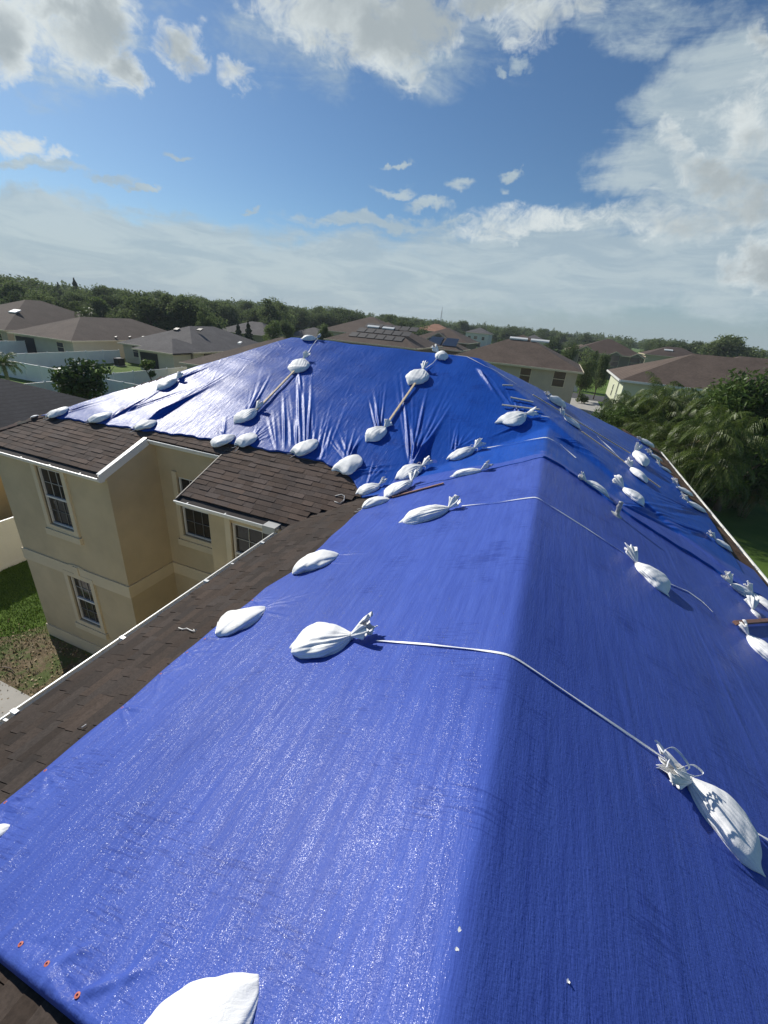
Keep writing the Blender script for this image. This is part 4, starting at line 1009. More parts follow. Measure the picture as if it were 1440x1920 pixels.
def hhouse(name, x0, x1, y0, y1, ez, label, rmat, wmat, pitch=.41, oh=.5, wins=(), bumps=(), vents=(), gables=(), group='houses of the neighbourhood', trim=None, pipes=()):
    base = Vector(((x0+x1)/2, (y0+y1)/2, 0)); t = empty(name, base, label, 'house', group)
    def P(mb, nm, mat, par=t):
        o = mb.build(nm, mat, par)
        o.data.transform(Matrix.Translation(-base)); return o
    w = MB(); w.box((x0+oh, y0+oh, 0), (x1-oh, y1-oh, ez-.1))
    for (a, b, c, d, e) in bumps: w.box((a+oh, c+oh, 0), (b-oh, d-.01, e-.12))
    wl = P(w, 'wall', wmat)
    r = MB(); hiproof(r, x0, x1, y0, y1, ez, pitch)
    for (a, b, c, d, e) in bumps: hiproof(r, a, b, c, d+(b-a)*.6, e-.002, pitch)
    for (gx, gw, gy, gz) in gables:      # small front gables
        V = [(gx-gw/2, gy, gz), (gx+gw/2, gy, gz), (gx, gy, gz+gw*.28), (gx-gw/2, gy+gw, gz), (gx+gw/2, gy+gw, gz), (gx, gy+gw*1.1, gz+gw*.28)]
        r.add(V, [(0, 2, 5, 3), (2, 1, 4, 5)])
    rf = P(r, 'roof', rmat)
    tm = MB()
    def edge(a, b): tm.bar(a, b, .09, .17)
    z = ez-.09; c = [(x0, y0, z), (x1, y0, z), (x1, y1, z), (x0, y1, z)]
    fm = trim or M_TRIM
    for i in range(4):
        tm = MB(); a = np.array(c[i]); b = np.array(c[(i+1) % 4]); dd = nrmz(b-a); nn = np.array([dd[1], -dd[0], 0]); tm.bar(a+nn*.05, b+nn*.05-dd*.0, .1, .19); P(tm, 'fascia', fm)
    for (a, b, cc, d, e) in bumps:
        tm = MB(); z = e-.09; tm.bar((a, cc-.05, z), (b, cc-.05, z), .1, .19); P(tm, 'fascia', fm)
    for (gx, gw, gy, gz) in gables:
        g_ = MB(); g_.add([(gx-gw/2+.2, gy+.02, gz), (gx+gw/2-.2, gy+.02, gz), (gx, gy+.02, gz+gw*.28-.15)], [(0, 1, 2)]); P(g_, 'gable', wmat)
        tm = MB(); tm.bar((gx-gw/2, gy-.05, gz), (gx, gy-.05, gz+gw*.28), .1, .2, up=(0, 0, 1)); tm.bar((gx, gy-.051, gz+gw*.28), (gx+gw/2, gy-.051, gz), .1, .2); P(tm, 'gable_trim', fm)
    for win in wins:      # (side, u, z0, w, h[, kind])
        sd, u, z0, ww, hh = win[:5]; kind = win[5] if len(win) > 5 else 'window'; off = win[6] if len(win) > 6 else None
        f = MB(); g_ = MB(); e = .05
        if sd == 'F':
            Y = (y0+oh if off is None else off)
            f.box((u-e*1.6, Y-.05, z0-e*1.6), (u+ww+e*1.6, Y+.02, z0+hh+e*1.6)); g_.box((u, Y-.06, z0), (u+ww, Y-.045, z0+hh)); 
            m_ = MB(); m_.box((u, Y-.075, z0+hh*.5-.03), (u+ww, Y-.058, z0+hh*.5+.03))
        else:
            X = (x1-oh if sd == 'R' else x0+oh); s_ = 1 if sd == 'R' else -1
            f.box((min(X, X+s_*.05), u-e*1.6, z0-e*1.6), (max(X, X+s_*.05), u+ww+e*1.6, z0+hh+e*1.6)); xx = sorted((X+s_*.045, X+s_*.06)); g_.box((xx[0], u, z0), (xx[1], u+ww, z0+hh))
            m_ = MB(); xx = sorted((X+s_*.058, X+s_*.075)); m_.box((xx[0], u, z0+hh*.5-.03), (xx[1], u+ww, z0+hh*.5+.03))
        if kind == 'window':
            fo = P(f, 'window', fm); go = P(g_, 'pane', M_GLASS, fo); P(m_, 'frame', fm, fo)
        elif kind == 'opening_shade':
            P(g_, 'opening_shade', M_DARK)  # flat dark slab on the wall; shade inside the porch put into its colour
    for v in vents:      # (x, y, z, w, d) box resting on the roof
        vb = MB(); x, y, z, ww, dd = v[:5]; V = [(x-ww/2, y-dd/2, z-dd/2*pitch+.05), (x+ww/2, y-dd/2, z-dd/2*pitch+.05), (x+ww/2, y+dd/2, z+dd/2*pitch+.05), (x-ww/2, y+dd/2, z+dd/2*pitch+.05)]
        V += [(a, b, c+.16) for a, b, c in V]; vb.add(V, [(0, 3, 2, 1), (4, 5, 6, 7), (0, 1, 5, 4), (1, 2, 6, 5), (2, 3, 7, 6), (3, 0, 4, 7)]); P(vb, 'ridge_vent', v[5] if len(v) > 5 else M_WHITE)
    for v in pipes:
        vb = MB(); vb.tube([(v[0], v[1], v[2]-.3), (v[0], v[1], v[2]+.35)], .12, 8); P(vb, 'roof_pipe', M_BLK)
    return t, P
def front(px, py, y0, z0, s=.41): 
    d = ray(px, py); t = (z0-s*y0-HC)/(d[2]-s*d[1]); return d*t+[0, 0, HC]
# nearest neighbour on the left
hhouse('neighbour_house', -33, -18.8, -4, 18.4, 3.0, 'nearest neighbouring house at the left edge with very dark shingles and yellow wall', R_DARK, W_YEL, wins=[('R', 2, 1, 1.2, 1.3)])
hhouse('bungalow', -102, -81.2, 44.6, 68, 2.9, 'dark brown hip-roofed bungalow with a white roof vent at the far left edge', R_DBROWN, W_TAN, vents=[(*front(28, 585, 44.6, 2.9), 1.8, 1.0)], wins=[('F', -84.5, 0.9, 1.4, 1.3)])
hhouse('bungalow', -79.3, -65.3, 43.9, 67, 2.8, 'brown hip-roofed bungalow with open corner lanai behind the long white fence', R_BROWN, W_CREAM,
       wins=[('F', -78.4, .05, 4.2, 2.3, 'opening_shade'), ('F', -69.2, 1.0, 1.3, 1.3), ('R', 52.5, 1.0, 2.2, 1.3)], vents=[(-65.9, 51.5, 3.1, .35, .3, M_BLK), (-65.9, 54, 3.1, .35, .3, M_BLK), (-65.9, 56.5, 3.1, .35, .3, M_BLK)])
hhouse('bungalow', -62.6, -48.0, 49.0, 69, 2.8, 'grey-roofed bungalow with dark screened porch beside a black air conditioner', R_GREY, W_CREAM, bumps=[(-55.4, -48.0, 45.4, 49.0, 2.8)],
       wins=[('F', -60.1, 1.0, 1.3, 1.5), ('F', -54.5, .3, 3.2, 2.1, 'opening_shade', 45.9), ('R', 51.5, .9, 1.6, 1.6)], vents=[(-56.3, 54.6, 5.1, .8, .6, M_BLK), (-53.2, 56.2, 5.3, .8, .6, M_BLK)])
q = atz(337, 679, 2.8)
hhouse('bungalow', q[0], q[0]+17, q[1], q[1]+17, 2.8, 'plain brown-roofed bungalow rising just behind the left hip of the tarp', R_BROWN, W_CREAM, vents=[(*front(450, 645, q[1], 2.8), .4, .4, M_WHITE)])
hhouse('bungalow', -88, -70.5, 98, 112, 2.8, 'grey roof standing behind the three dark conifers, left one of two', R_GREY, W_TAN)
hhouse('bungalow', -74, -61, 110, 122, 2.9, 'grey hip roof right of the three dark conifers, right one of two', R_GREY, W_CREAM)
hhouse('bungalow', -66, -53, 128, 140, 2.9, 'low house with reddish-tan roof among trees left of the black roof', R_ORANGE, W_TAN, pitch=.3)
hhouse('bungalow', -62, -49, 140, 154, 3.6, 'low house with almost black roof in front of the woods', R_DARK, W_TAN)
hhouse('bungalow', -128, -119, 132, 140, 3.6, 'little terracotta roof peeping out of the woods on the left', R_ORANGE, W_TAN)
hhouse('two_storey_house', -53.5, -34.5, 94, 112, 5.8, 'tall brown-roofed house behind the one with black roof mats', R_BROWN, W_CREAM)
hA, PA = hhouse('two_storey_house', -34.6, -19.4, 62.5, 77.5, 5.8, 'brown-roofed house with two white vents and black heater mats seen over the main ridge', R_BROWN, W_BROWN,
       vents=[(*front(700, 614, 62.5, 5.8), 2.0, .5), (*front(728, 617, 62.5, 5.8), 2.0, .5)])
for r_i in range(3):
    for c_i in range(6):
        yy = 64+r_i*1.75; zz = 5.8+.41*(yy-62.5); xx = -31.2+c_i*1.5+r_i*.55; mb = MB()
        V = [(xx, yy, zz+.06), (xx+1.34, yy, zz+.06), (xx+1.34, yy+1.4, zz+.06+1.4*.41), (xx, yy+1.4, zz+.06+1.4*.41)]; V += [(a, b, c+.04) for a, b, c in V]
        mb.add(V, [(4, 5, 6, 7), (0, 1, 5, 4), (1, 2, 6, 5), (2, 3, 7, 6), (3, 0, 4, 7)]); PA(mb, 'heater_mat', simple('heater_mat', (.055, .05, .048), .7, .15, 2) if (r_i+c_i) == 0 else bpy.data.materials['heater_mat'])
hB, PB = hhouse('bungalow', -27.5, -17.5, 84, 94, 5.0, 'low roof with two blue-black solar arrays right of the heater-mat house', R_BROWN, W_BROWN)
for k in range(2):
    mb = MB(); x = -24.6+k*3.1; V = [(x, 85.2, 5.0+.49+.1), (x+2.8, 85.2, 5.0+.49+.1), (x+2.6, 88.4, 5+1.8+.1), (x+.2, 88.4, 5+1.8+.1)]; V += [(a, b, c+.05) for a, b, c in V]
    mb.add(V, [(4, 5, 6, 7), (0, 1, 5, 4), (1, 2, 6, 5), (2, 3, 7, 6), (3, 0, 4, 7)]); PB(mb, 'solar_panel', M_SOLAR)
hhouse('two_storey_house', -32.5, -19.2, 99.6, 114, 5.9, 'brown house with a front gable standing behind the knotted ridge sandbag', R_BROWN, W_BROWN, gables=[(-26, 5.6, 99.3, 5.9)],
       wins=[('F', -30.5, 3.4, 1.6, 1.6), ('F', -24.7, 3.6, 1.5, 1.7), ('F', -21.9, 4.2, .7, .8)])
hhouse('two_storey_house', -60, -44, 186, 200, 6.2, 'distant pinkish-orange roof just left of the radio mast', R_ORANGE, W_CREAM)
hhouse('two_storey_house', -46.5, -34.0, 228, 242, 6.6, 'pale grey two-storey house standing by the pond', R_GREY, W_WHITE, wins=[('F', -44.6, 3.6, 1.3, 1.4), ('F', -41.6, 3.8, 1.6, 1.3), ('F', -37.6, 3.6, 1.2, 1.4), ('F', -42.6, .3, 4.6, 2.3)])
a = front(962, 640, 53.3, 5.8); b = front(990, 643, 53.3, 5.8)
hhouse('two_storey_house', -12.6, 2.9, 53.3, 68.6, 5.8, 'large brown-roofed tan house with two long white ridge vents right behind the tarp', R_BROWN, W_TAN, wins=[('F', -3.75, 3.95, 1.15, 1.55), ('F', -.05, 3.95, 1.25, 1.6)],
       vents=[(-5.2, 59.55, 8.36, 2.2, .4), (-2.6, 59.5, 8.34, 2.2, .4)])
hhouse('two_storey_house', -17, -5.5, 190, 203, 6.0, 'small grey distant house over the ridge vents of the tan house', R_GREY, W_WHITE, wins=[('F', -13, 3.4, 2, 1.4), ('F', -9, 3.4, 2, 1.4)])
hhouse('bungalow', 2, 16, 236, 250, 3.0, 'distant low tan-roofed house with a lanai left of the dark gabled house', R_TAN, W_CREAM)
hhouse('bungalow', 13, 27, 205, 218, 4.0, 'distant tan roof directly behind the dark gabled house', R_TAN, W_CREAM, vents=[(17, 206, 4.2, 3.5, 1)])
hhouse('two_storey_house', 2.4, 20.5, 127, 144, 5.8, 'dark brown house with three small white-trimmed gables beyond the oak', R_DBROWN, W_BROWN, gables=[(6, 5, 126.5, 5.8), (13.2, 3.4, 126.4, 5.6), (18, 3.4, 126.4, 5.6)],
       wins=[('F', 4.8, 2.6, 2.4, 2.8), ('F', 12, 3, 2.4, 2.6), ('F', 16.8, 3, 2.4, 2.6)])
hhouse('two_storey_house', 6.2, 28.5, 49.3, 63.4, 5.8, 'pale green house with sunlit end wall and wide brown roof behind the palms', R_BROWN, W_GREEN, trim=M_WHITE, wins=[('L', 53, 2.6, .5, 2.6), ('L', 57, 3.4, .5, 1.2)])
hhouse('two_storey_house', 17, 36, 71, 85, 5.8, 'brown roof with a white dormer front behind the pale green house', R_BROWN, W_WHITE, vents=[(29.5, 75, 7.6, 1.6, .5)])
hhouse('two_storey_house', 44, 62, 128, 142, 5.8, 'brown roof peeping over the palms at the far right edge', R_DBROWN, W_TAN)
hhouse('two_storey_house', 26, 44, 168, 182, 5.8, 'distant brown roof between the dark gabled house and the right edge', R_DBROWN, W_TAN, vents=[(33, 172, 7.5, 2.5, .8)])
# ---- fences
def fence(a, b, label, h=1.8, step=2.4):
    a = np.array(a, float); b = np.array(b, float); Ln = np.linalg.norm(b-a); d = (b-a)/Ln; n = max(1, round(Ln/step)); t = empty('vinyl_fence', (a[0], a[1], 0), label, 'fence', 'white vinyl fences')
    t.rotation_euler = (0, 0, math.atan2(d[1], d[0])); s = Ln/n
    for i in range(n):
        m_ = MB(); x0, x1 = i*s+.065, (i+1)*s-.065; m_.box((x0, -.02, .05), (x1, .02, h-.09)); m_.box((x0, -.035, h-.09), (x1, .035, h)); m_.box((x0, -.035, .0), (x1, .035, .14)); 
        for k in range(1, 12): xx = x0+(x1-x0)*k/12; m_.box((xx-.006, -.024, .14), (xx+.006, .024, h-.09))
        m_.build('panel', M_VINYL, t)
    for i in range(n+1):
        m_ = MB(); x = i*s; m_.box((x-.063, -.063, 0), (x+.063, .063, h+.06)); c = h+.06
        m_.add([(x-.08, -.08, c), (x+.08, -.08, c), (x+.08, .08, c), (x-.08, .08, c), (x, 0, c+.07)], [(0, 3, 2, 1), (0, 1, 4), (1, 2, 4), (2, 3, 4), (3, 0, 4)]); m_.build('post', M_VINYL, t)
fence((-17, -5), (-17, 24), 'white fence standing between the tarped house and the yellow-walled neighbour')
fence((-61.8, 30.5), (-61.8, 48.4), 'long white fence in front of the lanai bungalow, ending at the grey-roofed bungalow')
fence((-61.5, 30.5), (-43.6, 30.5), 'white fence sloping down the picture from the small palm to the flowering tree')
fence((-43.4, 30.6), (-43.4, 44.6), 'white fence behind the young tree, running to the grey-roofed bungalow porch')
fence((-43.2, 29.9), (-26, 29.9), 'white fence right of the flowering tree, disappearing behind the tarp')
fence((-42, 16), (-42, 29.7), 'short white fence left of the flowering tree above the dark roof')
fence((-76.5, 34), (-76.5, 47), 'white fence partly hidden under the lanai at the left picture edge')
fence((-2.5, 88), (4.5, 88), 'far white fence segment right of the two white ridge vents')
# ---- vegetation
def leaf_mat(name, dark, light, rough=.55, trans=.25, var=0.6):
    m, nt, N, L, P = newmat(name)
    at = N.new('ShaderNodeAttribute'); at.attribute_name = 'col'
    sp = N.new('ShaderNodeSeparateColor'); L.new(at.outputs[0], sp.inputs[0])
    oi = N.new('ShaderNodeObjectInfo'); ad = N.new('ShaderNodeMath'); ad.operation = 'MULTIPLY_ADD'; L.new(oi.outputs['Random'], ad.inputs[0]); ad.inputs[1].default_value = .3; L.new(sp.outputs[0], ad.inputs[2])
    c = rampn(N, L, ad.outputs[0], [(.1, dark), (1.0, light)]); 
    mx = N.new('ShaderNodeMix'); mx.data_type = 'RGBA'; L.new(sp.outputs[1], mx.inputs[0]); L.new(c, mx.inputs[6]); mx.inputs[7].default_value = (.28, .17, .05, 1)
    L.new(mx.outputs[2], P.inputs['Base Color']); P.inputs['Roughness'].default_value = rough; P.inputs['Specular IOR Level'].default_value = .2
    tr = N.new('ShaderNodeBsdfTranslucent'); L.new(mx.outputs[2], tr.inputs[0]); ms = N.new('ShaderNodeMixShader'); ms.inputs[0].default_value = trans
    L.new(P.outputs[0], ms.inputs[1]); L.new(tr.outputs[0], ms.inputs[2]); L.new(ms.outputs[0], N['Material Output'].inputs[0]); return m
L_OAK = leaf_mat('oak_foliage', (.065, .095, .036), (.19, .24, .09), .8, .45); L_PINE = leaf_mat('conifer_foliage', (.025, .042, .02), (.07, .105, .045), .7)
L_LIGHT = leaf_mat('bright_foliage', (.06, .10, .02), (.19, .25, .07), .6, .4); L_PALM = leaf_mat('palm_foliage', (.028, .058, .012), (.16, .21, .045), .4, .3)
L_BROAD = leaf_mat('glossy_foliage', (.028, .055, .014), (.13, .20, .045), .45, .3)
M_BARK = simple('bark', (.13, .10, .075), .95, .25, 6, .5, 30); M_PSTEM = simple('palm_stem', (.20, .20, .10), .8, .2, 5)
def leaves(pts, nrm, size, r, aspect=1.0, colv=None, droop=0.):
    n = len(pts); a = r.normal(size=(n, 3)); a[:, 2] -= droop; a /= np.linalg.norm(a, axis=1)[:, None]
    nn = nrm+r.normal(size=(n, 3))*.6; b = np.cross(nn, a); b /= (np.linalg.norm(b, axis=1)[:, None]+1e-9)
    s = size*r.uniform(.6, 1.4, n)[:, None]
    V = np.stack([pts-a*s*aspect*.5, pts+b*s*.5, pts+a*s*aspect*.5, pts-b*s*.5], 1).reshape(-1, 3)
    F = np.arange(4*n).reshape(n, 4)
    c = np.zeros((4*n, 4)); c[:, 3] = 1
    cv = r.uniform(.1, .8, n) if colv is None else colv
    c[:, 0] = np.repeat(cv, 4); return V, F, c
def crown_pts(R, H, z0, n, seed, lobes=14, flat=1., sub=.34, top=1.):
    r = np.random.default_rng(seed); P = []; Nn = []; C_ = []
    k = 0
    for i in range(lobes):
        a = r.uniform(0, 2*pi); rr = R*r.uniform(.15, .78); h = r.uniform(0.12, .9)
        rr *= math.sqrt(max(.1, 1-(h-.45)**2*2.4)); c = np.array([rr*cos(a), rr*sin(a), z0+H*h]); s = R*sub*r.uniform(.7, 1.35)
        m = int(n/lobes*r.uniform(.7, 1.3)); d = r.normal(size=(m, 3)); d /= np.linalg.norm(d, axis=1)[:, None]
        q_ = d*(s*r.uniform(.45, 1.08, m)**.6)[:, None]; q_[:, 2] *= .72*flat
        # clumps of leaves on the lobe's shell
        cl = r.integers(0, max(4, m//26), m); jit = r.normal(size=(max(4, m//26), 3))*s*.17; q_ += jit[cl]
        P.append(c+q_); Nn.append(d); C_.append(np.clip(r.uniform(.05, .55)+r.uniform(-.15, .2, m), 0, 1))
    return np.concatenate(P), np.concatenate(Nn), np.concatenate(C_)
def tree_proto(name, R, H, trunk, n, seed, mat, leaf=.3, label='', cat='tree', lobes=14, kind='oak', sub=.34, group=None, aspect=1.3):
    t = empty(name, (0, 0, 0), label, cat, group); r = np.random.default_rng(seed)
    if kind == 'oak':
        P, Nn, C_ = crown_pts(R, H-trunk, trunk, n, seed, lobes, sub=sub)
    else:      # conifer: tiers of branches
        z = r.uniform(0, 1, n)**.8; a = r.integers(0, 60, n)/60*2*pi+r.normal(size=n)*.09+z*9; rr = R*(1-z)**.8*(1+.25*np.sin(z*38))*r.uniform(.15, 1, n)**.5
        P = np.stack([rr*np.cos(a), rr*np.sin(a), trunk+(H-trunk)*z-.12*rr], 1); Nn = np.stack([np.cos(a), np.sin(a), np.full(n, .5)], 1); C_ = r.uniform(0, .7, n)
    V, F, c = leaves(P, Nn, leaf, r, aspect, C_, .3); mesh('crown', V, F, mat, t, col=c)
    mb = MB(); mb.tube([(0, 0, -.1), (.05, .03, trunk*.5), (0, .05, trunk), (.1, 0, trunk+(H-trunk)*.5)], [R*.075, R*.055, R*.045, R*.02], 8)
    for k in range(6 if kind == 'oak' else 0):
        a = 2*pi*k/6+r.uniform(-.4, .4); e = R*.62; mb.tube([(0, .03, trunk*r.uniform(.7, 1.1)), (e*.5*cos(a), e*.5*sin(a), trunk+(H-trunk)*.28), (e*cos(a), e*sin(a), trunk+(H-trunk)*r.uniform(.4, .65))], [R*.035, R*.022, R*.008], 6)
    mb.build('trunk', M_BARK, t, True); return t
def dup(root, loc, rz, sc, label=None, group=None, used=set()):
    if root.name not in used: used.add(root.name); r = root
    else:
        r = root.copy(); COL.objects.link(r)
        for ch in list(root.children): c = ch.copy(); COL.objects.link(c); c.parent = r
    r.location = loc; r.rotation_euler = (0, 0, rz); r.scale = sc if hasattr(sc, '__len__') else (sc,)*3
    if label: r['label'] = label
    if group: r['group'] = group
    return r
GW = 'trees of the wooded belt beyond the roofs'
LW = 'broad dark green tree in the wooded belt beyond the roofs'
oaks = [tree_proto('oak_tree', 4.6, 9.6, 2.2, 9000, 11+i, L_OAK, .26, LW, lobes=22, group=GW, sub=.33) for i in range(4)]
lights_ = [tree_proto('leafy_tree', 3.8, 8, 1.8, 6000, 31+i, L_LIGHT, .27, 'yellow-green bushy tree in the wooded belt beyond the roofs', lobes=12, group='light green trees of the wooded belt') for i in range(2)]
pines = [tree_proto('conifer', 2.3, 9, 1.0, 2400, 41+i, L_PINE, .3, 'dark pointed conifer before the two grey roofs', kind='conifer', group='dark conifers before the grey roofs') for i in range(1)]
rt = random.Random(12)
# belt outlines by azimuth (deg): (azimuth, nearest distance, farthest distance)
belt = [(-66, 98, 170), (-56, 112, 200), (-50, 112, 230), (-44, 105, 250), (-38, 122, 280), (-30, 165, 300), (-22, 170, 320), (-14, 250, 360), (-6, 250, 380), (2, 250, 380), (10, 190, 340), (18, 150, 330), (27, 130, 300)]
az_ = [b_[0] for b_ in belt]
def blocked(x, y):
    for (a0, a1, b0, b1) in ((-104, -79, 42, 70), (-90, -47, 92, 156), (-130, -117, 130, 142), (-56, -30, 90, 114), (-64, -30, 180, 245), (-20, 30, 180, 252), (0, 64, 120, 184), (-66, -25, 155, 245)):
        if a0 < x < a1 and b0 < y < b1: return True
    return False
cnt = 0; i_ = 0
while cnt < 235 and i_ < 5000:
    i_ += 1
    az = rt.uniform(-66, 27); n0 = np.interp(az, az_, [b_[1] for b_ in belt]); n1 = np.interp(az, az_, [b_[2] for b_ in belt])
    dist = n0+(n1-n0)*rt.random()**1.5; x = dist*sin(radians(az)); y = dist*cos(radians(az))
    if blocked(x, y): continue
    k = rt.random(); far = dist > 200
    s_ = rt.uniform(.72, 1.08)*(1.0+.12*(dist > 150)); 
    if k < .86: dup(rt.choice(oaks), (x, y, 0), rt.uniform(0, 6.28), (s_*1.15, s_*1.15, s_))
    else: dup(rt.choice(lights_), (x, y, 0), rt.uniform(0, 6.28), s_*.95)
    cnt += 1
def single(proto, px, py, zt, sc, label, group=None, z=0):
    p = atz(px, py, zt); return dup(proto, (p[0], p[1], z), rt.uniform(0, 6), sc, label, group)
# individually recognisable trees
def spot(px_top, py_top, dist_y, proto, H0, label, wid=1., group=None):
    p = aty(px_top, py_top, dist_y); s_ = p[2]/H0; return dup(proto, (p[0], p[1], 0), rt.uniform(0, 6), (s_*wid, s_*wid, s_), label, group)
spot(513, 560, 112, oaks[0], 9.6, 'tallest round dark tree standing out above the treeline over the main ridge', 1.0)
spot(600, 575, 165, oaks[1], 9.6, 'dark double-topped tree above the treeline behind the left ridge sandbag', .9)
spot(46, 524, 98, oaks[2], 9.6, 'big rounded tree rising highest at the far left of the wood', 1.1)
spot(138, 522, 118, pines[0], 9.0, 'thin-topped dark pine poking above the wood on the left', .8, 'single treetops above the left wood')
spot(108, 530, 118, pines[0], 9.0, 'small pointed treetop left of the tall pine in the left wood', .8, 'single treetops above the left wood')
spot(1378, 635, 150, oaks[3], 9.6, 'broad dark tree standing highest on the right end of the treeline', 1.5)
for px, py, lb in ((409, 608, 'left-most dark conifer before the two grey roofs'), (446, 606, 'middle dark conifer before the two grey roofs'), (465, 603, 'right-hand dark conifer before the two grey roofs')):
    spot(px, py, 82, pines[0], 9.0, lb, .95)
spot(385, 586, 70, oaks[1], 9.6, 'sparse tall tree behind the grey-roofed bungalow', .55)
spot(512, 600, 95, lights_[0], 8, 'bright green bushy tree left of the main ridge end', 1.0)
spot(540, 602, 90, oaks[2], 9.6, 'rounded tree directly behind the left end of the main ridge', .6)
spot(610, 612, 80, oaks[3], 9.6, 'small dark tree just right of the left ridge sandbag', .55)
spot(1108, 655, 76, oaks[0], 9.6, 'roundish oak beside the tan house in front of the gabled house', .55)
spot(1070, 645, 92, oaks[2], 9.6, 'oak crown seen just past the right roof corner of the tan house', .45)
spot(1135, 668, 80, oaks[3], 9.6, 'dark tree between the oak and the pale green house', .5)
spot(955, 640, 120, lights_[1], 8, 'light green shrubby tree by the pond left of the tan house roof', .5)
spot(935, 636, 150, lights_[0], 8, 'pale bush on the pond bank behind the tan house', .5)
spot(1040, 632, 170, oaks[1], 9.6, 'round dark oak behind the right slope of the tan house roof', 1.0)
spot(742, 600, 150, oaks[2], 9.6, 'dark oak between the heater-mat house and the gabled brown house', 1.1)
spot(780, 603, 150, oaks[0], 9.6, 'second dark oak right behind the solar panels', 1.1)
spot(340, 566, 105, lights_[1], 8, 'yellow-green tree edge behind the brown bungalow roof', 1.1)
# distant mass of woodland
def woodland():
    r = np.random.default_rng(77); Ps = []; Ns = []; Cs = []
    for k in range(620):
        az = r.uniform(-72, 34); d = r.uniform(1., 1.9)*np.interp(az, az_, [b_[2] for b_ in belt]); x, y = d*sin(radians(az)), d*cos(radians(az)); R = r.uniform(4, 7.5); H = r.uniform(7.5, 12.0)*(1+.10*(d > 450))
        n = 420; u = r.normal(size=(n, 3)); u /= np.linalg.norm(u, axis=1)[:, None]; u[:, 2] = np.abs(u[:, 2])*1.0
        p = u*np.array([R, R, H*.55])*r.uniform(.75, 1.1, n)[:, None]*(1+.25*np.sin(u[:, :1]*7+k)); p += [x, y, H*.42]; Ps.append(p); Ns.append(u); Cs.append(np.clip(r.uniform(.05, .45)+r.uniform(-.1, .15, n), 0, 1))
    V, F, c = leaves(np.concatenate(Ps), np.concatenate(Ns), .95, r, 1.1, np.concatenate(Cs), 0)
    o = mesh('woodland', V, F, L_OAK, None, col=c); tag(o, 'continuous dark green mass of far woods along the horizon', 'woodland', kind='stuff')
woodland()
# ---- palms
def frond(r, L_, base, az, el, arch, leaflet=.42, n=30, yellow=0., vee=.5):
    """a feather frond: list of leaflet quads along an arching rachis"""
    V = []; C_ = []; d = np.array([cos(az)*cos(el), sin(az)*cos(el), sin(el)]); p = np.array(base, float); seg = L_/n; pts = []
    for i in range(n+1):
        pts.append(p.copy()); p = p+d*seg; d = nrmz(d+np.array([0, 0, -arch*(i/n+.25)/n*2]))
    for i in range(2, n+1):
        t = i/n; dd = nrmz(pts[i]-pts[i-1]); sd = nrmz(np.cross(dd, (0, 0, 1))+1e-6); up = np.cross(sd, dd); Ln = leaflet*(sin(pi*min(1, t*.9+.12))**.6)*r.uniform(.85, 1.1)
        for s_ in (-1, 1):
            dir_ = nrmz(sd*s_*1.0+dd*.75+up*vee*(1-t)+r.normal(size=3)*.07); q0 = pts[i]; mid = q0+dir_*Ln*.55; tip = q0+nrmz(dir_+np.array([0, 0, -.75]))*Ln
            w = nrmz(np.cross(dir_, up))*.0+dd*.020*(1+.0*t)
            V += [q0-w*.6, q0+w*.6, mid+w*1.2, mid-w*1.2, mid-w*1.2, mid+w*1.2, tip+w*.15, tip-w*.15]
            y_ = min(1, max(0, yellow+r.uniform(-.15, .15))) if yellow > 0 else 0; g_ = r.uniform(.15, .75); C_ += [(g_, y_, 0, 1)]*8
    return V, C_, pts
def palm_clump(name, seed, nst, H, label, spread=1.1, L_=2.3, nf=9, leaflet=.45, yel=.25, cat='palm', group=None, trunkr=.05):
    t = empty(name, (0, 0, 0), label, cat, group); r = np.random.default_rng(seed); V = []; C_ = []; mb = MB()
    for s_ in range(nst):
        a = r.uniform(0, 6.28); d = spread*r.uniform(0, 1)**.5 if nst > 1 else 0; h = H*r.uniform(.45, 1) if nst > 1 else H; b = np.array([d*.5*cos(a), d*.5*sin(a), 0]); tp = np.array([d*1.25*cos(a), d*1.25*sin(a), h])
        mb.tube([b+[0, 0, -.05], (b+tp)/2+[.05, 0, .1], tp], [trunkr*1.2, trunkr, trunkr*.8], 7)
        for k in range(nf):
            az = 2*pi*k/nf+r.uniform(-.3, .3); lo = k % 3; y_ = r.uniform(.4, .95) if r.random() < yel and lo == 0 else 0
            v, c, p = frond(r, L_*r.uniform(.8, 1.15), tp, az, (.25, .75, 1.2)[lo]+r.uniform(-.15, .15), (1.7, 2.0, 1.8)[lo]*r.uniform(.8, 1.2), leaflet, 26, y_)
            V += v; C_ += c; mb.tube(p[::4], [.018]+[.009]*(len(p[::4])-1), 4)
    mesh('fronds', np.array(V), np.arange(len(V)).reshape(-1, 4), L_PALM, t, col=np.array(C_)); mb.build('stems', M_PSTEM, t, True); return t
GP = 'feathery palms beside the right gutter'
pc = [palm_clump('areca_palm', 200+i, 9, 3.9, '', group=GP, yel=.45) for i in range(3)]
